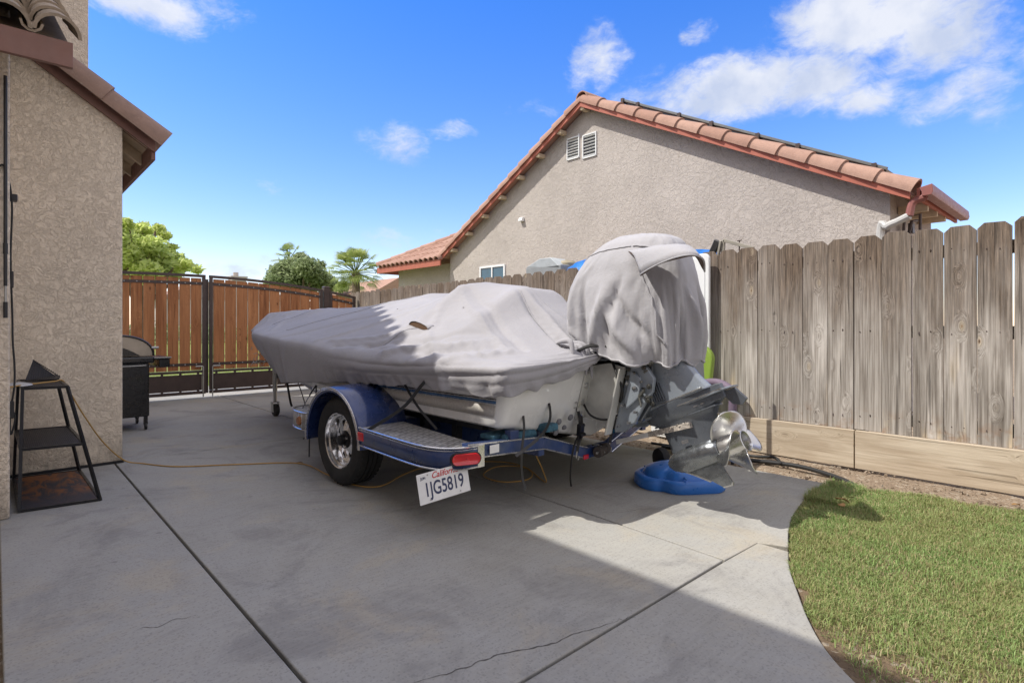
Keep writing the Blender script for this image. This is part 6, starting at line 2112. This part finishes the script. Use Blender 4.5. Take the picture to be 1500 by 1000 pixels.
# ---- barbecue round the corner
bq = thing('barbecue', 'black gas barbecue on casters partly hidden behind the house corner', 'barbecue', (.95, 7.2, 0))
def bqp(o):
    return world_under(o, bq)
bx0, bx1, by0, by1 = .62, 1.20, 6.93, 7.48
mb = MB(); mb.box(((bx0 + bx1) / 2, (by0 + by1) / 2, .42), (bx1 - bx0, by1 - by0, .56)); bqp(mb.build('cabinet', M['grill_black'], bevel=.012))
mb = MB(); mb.box(((bx0 + bx1) / 2 + .02, (by0 + by1) / 2, .735), (bx1 - bx0 + .05, by1 - by0 + .05, .07)); bqp(mb.build('firebox', M['grill_black'], bevel=.02))
mb = MB(); mb.box((bx1 + .095, (by0 + by1) / 2, .745), (.20, by1 - by0 + .02, .022)); mb.box((bx1 + .14, (by0 + by1) / 2, .69), (.10, by1 - by0 - .02, .085)); bqp(mb.build('side_shelf', M['grill_black'], bevel=.008))
mb = MB(); mb.box((bx1 + .095, by0 - .012, .755), (.21, .008, .012)); mb.tube([(.86, by0 - .03, .682), (.88, by0 - .06, .675), (1.16, by0 - .06, .68), (1.16, by0 - .03, .69)], .006, 7); bqp(mb.build('handle_rail', M['steel'], smooth=True))
mb = MB(); nl = 20; rows_a = []
hood = []
for k in range(nl + 1):
    a = PI * k / nl
    hood.append(((bx0 + bx1) / 2 + .02 - .31 * math.cos(a), .775 + .215 * math.sin(a) ** .85))
mb.prism(hood, 'y', by0 + .02, by1 - .02)
bqp(mb.build('lid', M['lid_tan'], smooth=True, angle=40))
mb = MB()
mb.tube([(x, by0 + .018, z) for x, z in hood], .011, 8); mb.tube([(x, by1 - .018, z) for x, z in hood], .011, 8)
bqp(mb.build('lid_rim', M['grill_black'], smooth=True))
mb = MB(); mb.prism([(.72, .78), (1.12, .78), (1.04, .83), (.98, .86), (.9, .87), (.78, .87)], 'y', by0 + .008, by0 + .016); bqp(mb.build('lid_shadow_panel', M['grill_black']))
mb = MB(); mb.cyl((bx1 + .02, by0 + .02, .86), (bx1 + .085, by0 + .02, .86), .014, 12); bqp(mb.build('thermometer', M['steel'], smooth=True))
for (x, y) in ((bx0 + .03, by0 + .03), (bx1 - .03, by0 + .03), (bx0 + .03, by1 - .03), (bx1 - .03, by1 - .03)):
    mb = MB(); mb.box((x, y, .11), (.035, .035, .10)); cs_ = mb.build('leg', M['grill_black']); bqp(cs_)
    mb = MB(); mb.lathe([(0, -.012), (.028, -.012), (.036, -.008), (.037, 0), (.036, .008), (.028, .012), (0, .012)], 18, 'x', M=Matrix.Translation((x, y - .01, .037))); mb.box((x, y, .07), (.034, .03, .03)); k_ = mb.build('caster', M['black'], smooth=True); k_.parent = cs_
mb = MB(); mb.tube([(.88, by0 - .006, .43), (.84, by0 - .006, .36), (.845, by0 - .006, .28)], .003, 5); mb.tube([(.86, by0 - .006, .44), (.91, by0 - .006, .48)], .003, 5); bqp(mb.build('hanging_chain', M['steel']))

# ---- blue hoop base, wheel, hose, strut
bb = thing('hoop_base', 'blue moulded plastic water filled base lying on the slab under the propeller', 'stand base', (3.47, 2.06, 0))
out_ = [(.02, -.26), (.10, -.28), (.18, -.25), (.20, -.18), (.28, -.12), (.31, 0), (.28, .14), (.20, .24), (.05, .29), (-.12, .27), (-.24, .18), (-.29, .05), (-.27, -.05), (-.22, -.09), (-.19, -.17), (-.12, -.22)]
oc = catmull(out_ + [out_[0]], 4)[:-1]
def scaled(f, z, sx=0, sy=0):
    return [Vector((p[0] * f + sx, p[1] * f + sy, z)) for p in oc]
mb = MB(); mb.grid([scaled(.97, 0), scaled(1.0, .012), scaled(.99, .062), scaled(.965, .074), scaled(.86, .080), scaled(.83, .072), scaled(.80, .074), scaled(.74, .112), scaled(.55, .132), scaled(.38, .145), scaled(.30, .150), scaled(.24, .150), scaled(.22, .125), scaled(.02, .12)], closed=True)
mb.build('shell', M['plasticblue'], bb, smooth=True, angle=50)
mb = MB(); mb.lathe([(0, 0), (.03, 0), (.032, .018), (.02, .024), (0, .024)], 18, M=Matrix.Translation((.16, -.05, .098)) @ Matrix.Rotation(R(20), 4, 'Y')); mb.build('filler_cap', M['plasticblue'], bb, smooth=True)
bb.rotation_euler = (0, 0, R(-18))
mb = MB()
for a in (0, 2.2, 4.2):
    mb.box((.19 * math.cos(a), .19 * math.sin(a), .098), (.10, .014, .012), rot=(0, 0, a))
mb.build('ribs', M['plasticblue'], bb, bevel=.004)
mb = MB(); mb.lathe([(0, -.035), (.05, -.035), (.082, -.028), (.088, -.01), (.088, .01), (.082, .028), (.05, .035), (0, .035)], 28, 'x', M=Matrix.Translation((3.70, 2.34, .088)) @ Matrix.Rotation(R(-25), 4, 'Z'))
o = mb.build('spare_caster', M['rubber'], smooth=True); tag(o, 'small black rubber wheel standing on the slab behind the blue base', 'wheel')
cord('garden_hose', [(4.36, 2.75, .02), (4.40, 2.40, .018), (4.44, 2.04, .018), (4.50, 1.86, .018), (4.53, 1.66, .018), (4.46, 1.46, .018), (4.36, 1.28, .012), (4.30, 1.19, -.01)], .017, M['cable'], 'thick black hose curving along the soil below the fence', 'hose', 8, 'black hoses on the soil by the fence')
cord('garden_hose', [(4.42, 2.9, .02), (4.46, 2.6, .02), (4.55, 2.25, .02), (4.60, 2.02, .02), (4.57, 1.86, .045), (4.50, 1.78, .02)], .012, M['cable'], 'thinner black hose end looping beside the propeller on the soil', 'hose', 8, 'black hoses on the soil by the fence')
# transom strut resting between trailer and gearcase
st_ = thing('support_strut', 'peeling white wooden stick propped from the trailer to the outboard gearcase', 'strut', (3.08, 2.0, .3))
a = onZ(903, 646, .33); 
A3 = Vector((3.10, 2.20, .315)); B3 = Vector((3.02, 1.74, .50))
A3 = onX(904, 647, 3.05); B3 = onX(1012, 622, 2.99); Mid = A3.lerp(B3, .47)
mb = MB(); rbox(mb, A3, Mid, .022, .030); world_under(mb.build('painted_end', M['white_paint'], bevel=.002), st_)
mb = MB(); rbox(mb, Mid, B3, .024, .032)
r_ = random.Random(3)
for k in range(60):
    q = Mid.lerp(B3, r_.random()); mb.box(q + Vector((r_.uniform(-.015, .015), r_.uniform(-.01, .01), r_.uniform(-.018, .018))), (.006, .016, .003), rot=(r_.uniform(-1, 1), r_.uniform(-1, 1), r_.uniform(-1, 1)))
world_under(mb.build('peeling_end', simple('peeling_paint', (.42, .38, .33), .85, var=.5, scale=40, bumpd=.006, bscale=60)), st_)
mb = MB(); q = onX(903, 636, 3.35); mb.lathe([(0, -.045), (.03, -.042), (.045, -.02), (.048, 0), (.045, .02), (.03, .042), (0, .045)], 20, 'y', M=Matrix.Translation(q))
o = mb.build('roller_bumper', simple('turquoise_rubber', (.02, .22, .42), .5), smooth=True); tag(o, 'small round turquoise bumper on the far trailer beam behind the stern', 'bumper')
# ---- leaning things by the fence
wb = thing('white_panel', 'tall white moulded plastic panel leaning on the fence behind the covered engine', 'panel', (4.80, 2.7, 0))
wb.location = (4.84, 2.85, 0)
def rrect(w, h, r, n=6):
    pts = []
    for (cx, cy, a0) in ((w / 2 - r, h - r, 0), (-w / 2 + r, h - r, 90), (-w / 2 + r, r, 180), (w / 2 - r, r, 270)):
        for k in range(n + 1):
            a = R(a0 + 90 * k / n); pts.append((cx + r * math.cos(a), cy + r * math.sin(a)))
    return pts
mb = MB(); mb.prism(rrect(.62, 1.76, .05), 'x', -.035, .0); mb.build('shell', M['whiteplastic'], wb, bevel=.012, seg=3)
mb = MB(); mb.prism([(p[0], p[1] + .03) for p in rrect(.54, 1.69, .05)], 'x', -.041, -.034); mb.build('face', M['whiteplastic'], wb, bevel=.003)
gc_ = thing('plastic_shell', 'lime green plastic shell with rounded top standing behind the outboard leg', 'plastic shell', (4.52, 2.62, 0))
mb = MB()
def shell(mb, w, z0, z1, x, th, n=14):
    pts = []
    for k in range(n + 1):
        a = PI * k / n
        pts.append((w * .5 * math.cos(a), z1 - w * .32 + w * .32 * math.sin(a)))
    pts += [(-w * .42, z0), (w * .42, z0)]
    mb.prism(pts, 'x', x, x + th)
shell(mb, .50, .42, .965, 0, .07)
mb.build('back', M['green'], gc_, bevel=.02, seg=3)
mb = MB(); shell(mb, .30, .45, .90, -.018, .02); mb.build('inset', M['green'], gc_, bevel=.008)
mb = MB(); mb.box((.02, -.13, .5), (.05, .10, .1)); mb.box((.06, 0, .20), (.05, .30, .44), taper=.8); mb.box((-.12, 0, .43), (.36, .44, .04)); mb.build('seat', M['green'], gc_, bevel=.01)
mb = MB(); mb.box((-.021, -.165, .575), (.004, .05, .03)); mb.build('warning_label', M['redlens'], gc_)
gc_.rotation_euler = (0, 0, R(8))
hp_ = thing('foam_hoop', 'curved dark purple foam hoop with white tape behind the outboard plate', 'hoop', (4.4, 2.0, .6))
q1 = onX(1028, 562, 4.35); q2 = onX(1050, 560, 4.33); q3 = onX(1066, 567, 4.30); q4 = onX(1073, 577, 4.28); q0 = onX(1000, 575, 4.38)
pth = catmull([tuple(q0), tuple(q1), tuple(q2), tuple(q3), tuple(q4), (4.28, q4.y + .0, q4.z - .15)], 6)
mb = MB(); mb.tube(pth[:22], .032, 12); mb.tube(pth[25:], .032, 12); world_under(mb.build('foam', M['purple'], smooth=2), hp_)
mb = MB(); mb.tube(pth[20:27], .033, 12); world_under(mb.build('tape', M['white_paint'], smooth=2), hp_)
mb = MB(); mb.tube([pth[-1], (4.28, pth[-1][1], .0)], .014, 8); world_under(mb.build('stake', M['black']), hp_)
# unseen rounded board, added to cast the shadow on the kick board
sb_ = MB(); pts = []
for k in range(13):
    a = PI * k / 12; pts.append((.085 * math.cos(a), 1.30 + .085 * math.sin(a)))
pts += [(-.16, 0.0), (.16, 0.0)]
sb_.prism(pts, 'x', -.012, .012)
o = sb_.build('shadow_board', M['greybin'], bevel=.006); o.location = (4.27, 2.42, 0); o.rotation_euler = (0, 0, R(60)); tag(o, 'narrow grey board with rounded top, added unseen behind the covered engine to cast a shadow', 'board')

# ---- things seen over the fence
def over(px_, py_, X):
    return onX(px_, py_, X)
gb = thing('grey_bin', 'pale grey plastic box with a peaked lid behind the fence', 'bin', (5.6, 6, 0))
a = over(770, 392, 5.6); b = over(822, 392, 5.6); t1 = over(790, 379, 5.6)
mb = MB(); mb.box((5.75, (a.y + b.y) / 2, a.z / 2), (.3, abs(a.y - b.y), a.z)); world_under(mb.build('body', M['greybin'], bevel=.02), gb)
mb = MB(); mb.prism([(a.y, a.z), (t1.y - .0, t1.z), (over(806, 379, 5.6).y, t1.z), (b.y, b.z)], 'x', 5.6, 5.9); world_under(mb.build('lid', simple('bin_lid', (.42, .46, .48), .5), bevel=.01), gb)
rb = thing('round_lidded_pot', 'tan domed pot lid just showing above the fence boards', 'pot', (5.6, 5.6, 0))
a = over(804, 384, 5.6); b = over(822, 384, 5.6); c_ = (a + b) / 2; r0_ = abs(a.y - b.y) / 2 * 1.05
mb = MB(); mb.lathe([(r0_ * .9, -1.4), (r0_, -.08), (r0_ * 1.1, -.03), (r0_ * 1.08, .0), (r0_ * .8, .035), (0, .05)], 24, M=Matrix.Translation((5.85, c_.y, c_.z))); world_under(mb.build('body', simple('tan_pot', (.33, .29, .2), .6), smooth=True), rb)
tp = thing('blue_tarp', 'bright blue tarpaulin bundled over furniture behind the fence', 'tarp', (5.5, 5, 0))
nt_ = 40; rows = []
p0 = over(818, 391, 5.45); p1 = over(1042, 372, 5.45)
rngt = np.random.default_rng(5)
for i in range(nt_ + 1):
    t = i / nt_; y = p0.y + (p1.y - p0.y) * t
    ztop = np.interp(818 + 224 * t, [818, 835, 852, 878, 905, 1010, 1030, 1042], [392, 383, 379, 376, 370, 364, 366, 371])
    # height from the pixel row at this y
    depth = .679 * 5.6 + .734 * y
    z = 1.1 + (476 - ztop) / 820 * depth
    row = []
    for j in range(9):
        u = j / 8
        fold = .02 * math.sin(y * 23 + u * 5) + .012 * math.sin(y * 51 + 3 * u)
        row.append((5.42 + .9 * u + fold, y, z - (.55 * (1 - u / .25) ** 1.5 if u < .25 else .10 * (u - .25) ** 1.2) + fold * .5 if u < .25 else z - .12 * (u - .25) + fold * .35))
    rows.append(row)
mb = MB(); mb.grid(rows); world_under(mb.build('sheet', M['tarp'], smooth=2, solid=.003), tp)
mb = MB(); mb.box((5.9, (p0.y + p1.y) / 2, .75), (.6, abs(p0.y - p1.y) * .9, 1.5)); world_under(mb.build('stack_under_tarp', M['greybin']), tp)
ar = thing('folding_bracket', 'weathered steel bracket arm with a black pad resting over the fence top', 'bracket', (5.1, 2.9, 0))
j0 = over(1047, 369, 5.02); j1 = over(1060, 352, 5.02); j2 = over(1075, 378, 5.02); j3 = over(1104, 364, 5.02); pd0 = over(1043, 372, 5.06); pd1 = over(1052, 352, 5.06)
mb = MB(); rbox(mb, j1, j3, .030, .030); rbox(mb, j1, over(1058, 385, 5.02), .03, .03); rbox(mb, over(1056, 353, 5.0), over(1050, 385, 5.0), .03, .02); world_under(mb.build('arm', simple('old_steel', (.34, .32, .27), .6, .5, dirt=.3), bevel=.003), ar)
mb = MB(); rbox(mb, pd0, pd1, .035, .07); world_under(mb.build('pad', M['black'], bevel=.012, seg=3), ar)
bt = over(1083, 352, 5.02); mb = MB(); mb.cyl(bt + Vector((0, 0, -.10)), bt, .006, 8); mb.cyl(bt + Vector((0, .02, .0)), bt + Vector((0, -.02, .0)), .007, 8); world_under(mb.build('bolt', M['bronze']), ar)
mb = MB(); mb.box((5.12, j3.y + .1, .86), (.05, .05, 1.72)); world_under(mb.build('stand_post', M['bronze']), ar)

# ---- dry leaves
def leaf(loc, s, rz, tilt, label):
    mb = MB(); n = 9
    rows = []
    for i in range(n):
        t = i / (n - 1); w = .35 * math.sin(PI * t) ** .8
        rows.append([(-w * s, t * s, .18 * s * abs(-1) * .5 + .1 * s * math.sin(t * 5)), (0, t * s, .08 * s * math.sin(t * 5)), (w * s, t * s, .09 * s + .1 * s * math.sin(t * 5))])
    mb.grid(rows); o = mb.build('fallen_leaf', M['straw'], solid=.001, smooth=2); o.location = loc; o.rotation_euler = (tilt, .2, rz); tag(o, label, 'leaf', 'dry leaves fallen in the yard'); return o
leaf((3.78, 1.10, .030), .075, .4, .35, 'curled brown leaf lying on the lawn near its far corner')
leaf((3.71, 1.13, .026), .055, 2.4, .2, 'smaller tan leaf beside the curled brown leaf on the lawn')
leaf((1.80, 4.40, .004), .05, 1.2, .2, 'green brown leaf scrap lying on the cord in front of the wheel')
leaf((4.55, .40, .01), .05, .8, .2, 'single rust coloured leaf on bare soil at the right edge')

# ============================================================ TREES BEYOND
def leaf_cloud(name, mat, centres, n, size, seed, parent, flat=.75, shell_=.15):
    r = np.random.default_rng(seed)
    c = np.array([q[:3] for q in centres]); rad = np.array([q[3] for q in centres]); w = rad ** 2; w = w / w.sum()
    k = r.choice(len(c), n, p=w)
    d = r.normal(size=(n, 3)); d /= np.linalg.norm(d, axis=1, keepdims=True)
    rr_ = rad[k] * (shell_ + (1 - shell_) * r.random(n) ** .5) * (1 + .12 * r.normal(size=n))
    p = c[k] + d * rr_[:, None] * np.array([1, 1, flat])
    a = r.normal(size=(n, 3)); a /= np.linalg.norm(a, axis=1, keepdims=True)
    b = np.cross(a, r.normal(size=(n, 3))); b /= np.linalg.norm(b, axis=1, keepdims=True)
    s = size * r.uniform(.6, 1.3, n)[:, None]
    v = np.stack([p - a * s, p + b * s * .45, p + a * s, p - b * s * .45], 1).reshape(-1, 3).astype(np.float32)
    me = bpy.data.meshes.new(name); me.vertices.add(len(v)); me.vertices.foreach_set('co', v.reshape(-1))
    me.loops.add(4 * n); me.loops.foreach_set('vertex_index', np.arange(4 * n, dtype=np.int32)); me.polygons.add(n); me.polygons.foreach_set('loop_start', np.arange(0, 4 * n, 4, dtype=np.int32)); me.update(); me.materials.append(mat)
    o = bpy.data.objects.new(name, me); C.objects.link(o)
    if parent:
        o.parent = parent
    return o
def tree(nm, label, loc, clumps, n, size, seed, mat, th, grp=None):
    t = thing(nm, label, 'tree', loc, group=grp)
    r = random.Random(seed)
    leaf_cloud('crown', mat, clumps, n, size, seed, t)
    mb = MB(); cz = np.mean([c[2] for c in clumps]); 
    mb.tube(catmull([(0, 0, -.1), (.05, 0, cz * .3), (0, .05, cz * .55), (.1, .0, cz * .8)], 4), [th * (1 - .045 * i) for i in range(13)], 9)
    mb.build('trunk', M['bark'], t, smooth=2)
    mb = MB()
    for c in clumps:
        mb.tube(catmull([(0, 0, cz * .42), (c[0] * .4, c[1] * .4, cz * .42 + (c[2] - cz * .42) * .5), (c[0] * .85, c[1] * .85, c[2])], 4), [th * .45 * (1 - .08 * i) for i in range(9)], 6)
    mb.build('limbs', M['bark'], t, smooth=2)
    return t
def clumps_for(pxs, Y, r_scale, x0, y0, seed):
    r = random.Random(seed); out = []
    for (x, y, rp) in pxs:
        q = onY(x, y, Y + r.uniform(-1, 1)); dep = .679 * q.x + .734 * q.y
        out.append((q.x - x0, q.y - y0, q.z, rp / 820 * dep * r_scale))
    return out
base = onY(205, 430, 24)
tree('leafy_tree', 'bright green loose leafy tree rising behind the gate next to the house wall', (base.x, 24, 0),
     clumps_for([(178, 372, 30), (195, 345, 22), (210, 338, 18), (222, 360, 24), (235, 378, 24), (198, 385, 30), (255, 380, 18), (240, 345, 12), (268, 388, 16), (215, 398, 26), (288, 394, 10), (250, 400, 18), (170, 400, 30), (185, 328, 14), (233, 334, 9), (253, 362, 8), (160, 350, 40)], 24, .80, base.x, 24, 1), 7500, .13, 31, M['leaf_a'], .22, 'leafy trees beyond the gate')
base = onY(440, 430, 34)
tree('leafy_tree', 'rounded olive green tree between the two palms beyond the fence corner', (base.x, 34, 0),
     clumps_for([(410, 400, 16), (428, 392, 18), (448, 392, 18), (462, 402, 16), (440, 378, 9), (420, 412, 18), (452, 415, 20), (475, 410, 14), (400, 412, 12), (486, 418, 12), (470, 388, 7), (500, 420, 10)], 34, 1.12, base.x, 34, 2), 12000, .13, 32, M['leaf_b'], .25, 'leafy trees beyond the gate')
def palm(label, px_, py_, Y, fr, seed, nf=44):
    q = onY(px_, py_, Y)
    t = thing('fan_palm', label, 'palm', (q.x, Y, 0), group='fan palms beyond the fence')
    r = random.Random(seed); H_ = q.z
    mb = MB(); mb.tube([(0, 0, 0), (.05, 0, H_ * .5), (0, 0, H_)], [.22, .17, .2], 12); mb.build('trunk', M['bark'], t, smooth=2)
    mb = MB()
    for k in range(nf):
        az_ = r.uniform(0, 2 * PI); elv = R(r.uniform(-35, 80)); L = fr * r.uniform(.55, .75)
        d = Vector((math.cos(az_) * math.cos(elv), math.sin(az_) * math.cos(elv), math.sin(elv)))
        p0 = Vector((0, 0, H_)); p1 = p0 + d * L
        mb.tube([p0, p1], .015, 4)
        sd = d.cross(Vector((0, 0, 1)))
        sd = sd.normalized() if sd.length > .05 else Vector((1, 0, 0)); upv = sd.cross(d).normalized()
        ns = 15
        for j in range(ns):
            a = R(-68 + 136 * j / (ns - 1))
            dd = (d * math.cos(a) + sd * math.sin(a)).normalized(); Ls = fr * .52 * (1 - .25 * abs(a) / 1.2)
            w = sd * math.cos(a) * .045 * fr * .8 - d * math.sin(a) * .045 * fr * .8
            mid = p1 + dd * Ls * .55; tip = p1 + dd * Ls - Vector((0, 0, Ls * .30))
            mb._add([p1, mid + w * .5, tip, mid - w * .5], [(0, 1, 2, 3)])
    mb.build('crown', M['palm'], t)
palm('large bright fan palm rising behind the far end of the grey fence', 521, 400, 25, 1.30, 3, 70)
palm('small dark fan palm top rising above the olive tree', 424, 380, 40, 1.2, 4, 40)
# low hedge line and far roofs that close the view beyond the gate
hd = leaf_cloud('far_hedge', M['leaf_b'], [(x, 38 + (x % 3), .5, .9) for x in np.arange(-2, 40, 1.1)], 16000, .12, 9, None, flat=.8)
tag(hd, 'low distant hedge showing through the gaps of the gate', 'hedge'); 
fh = thing('distant_house', 'far tan house whose roof and small chimney show just over the gate', 'house', (17, 46, 0), 0, 'distant houses')
q = onY(351, 408, 46)
mb = MB(); mb.box((q.x - .5, 49, 1.6), (9, 5, 3.2)); world_under(mb.build('wall', M['stucco_far']), fh)
mb = MB(); mb.prism([(q.x - 5.4, 3.0), (q.x + 4.4, 3.0), (q.x + 1.6, 4.35), (q.x - 2.6, 4.35)], 'y', 46.4, 51.6); world_under(mb.build('roof', M['tile_brown']), fh)
mb = MB(); mb.box((q.x, 46.6, q.z - 2.0), (1.0, 1.0, 4.2)); mb.box((q.x, 46.6, q.z + .13), (1.2, 1.2, .12)); mb.cyl((q.x - .1, 46.6, q.z + .15), (q.x - .1, 46.6, q.z + .5), .2, 10); world_under(mb.build('chimney', M['stucco_far']), fh)
fh2 = thing('distant_house', 'far pink tiled roof between the large palm and the neighbour wing', 'house', (20, 34, 0), 0, 'distant houses')
q = onY(560, 412, 30); mb = MB(); mb.prism([(q.x - .4, .0), (q.x + 6, .0), (q.x + 6, q.z - .6), (q.x - .4, q.z - .6)], 'y', 30, 36); world_under(mb.build('wall', M['stucco_far']), fh2)
mb = MB(); mb.prism([(q.x - .8, q.z - .7), (q.x + 6, q.z - .7), (q.x + 4, q.z + .25), (q.x + .9, q.z + .25)], 'y', 29.6, 36.4); world_under(mb.build('roof', M['tile']), fh2)
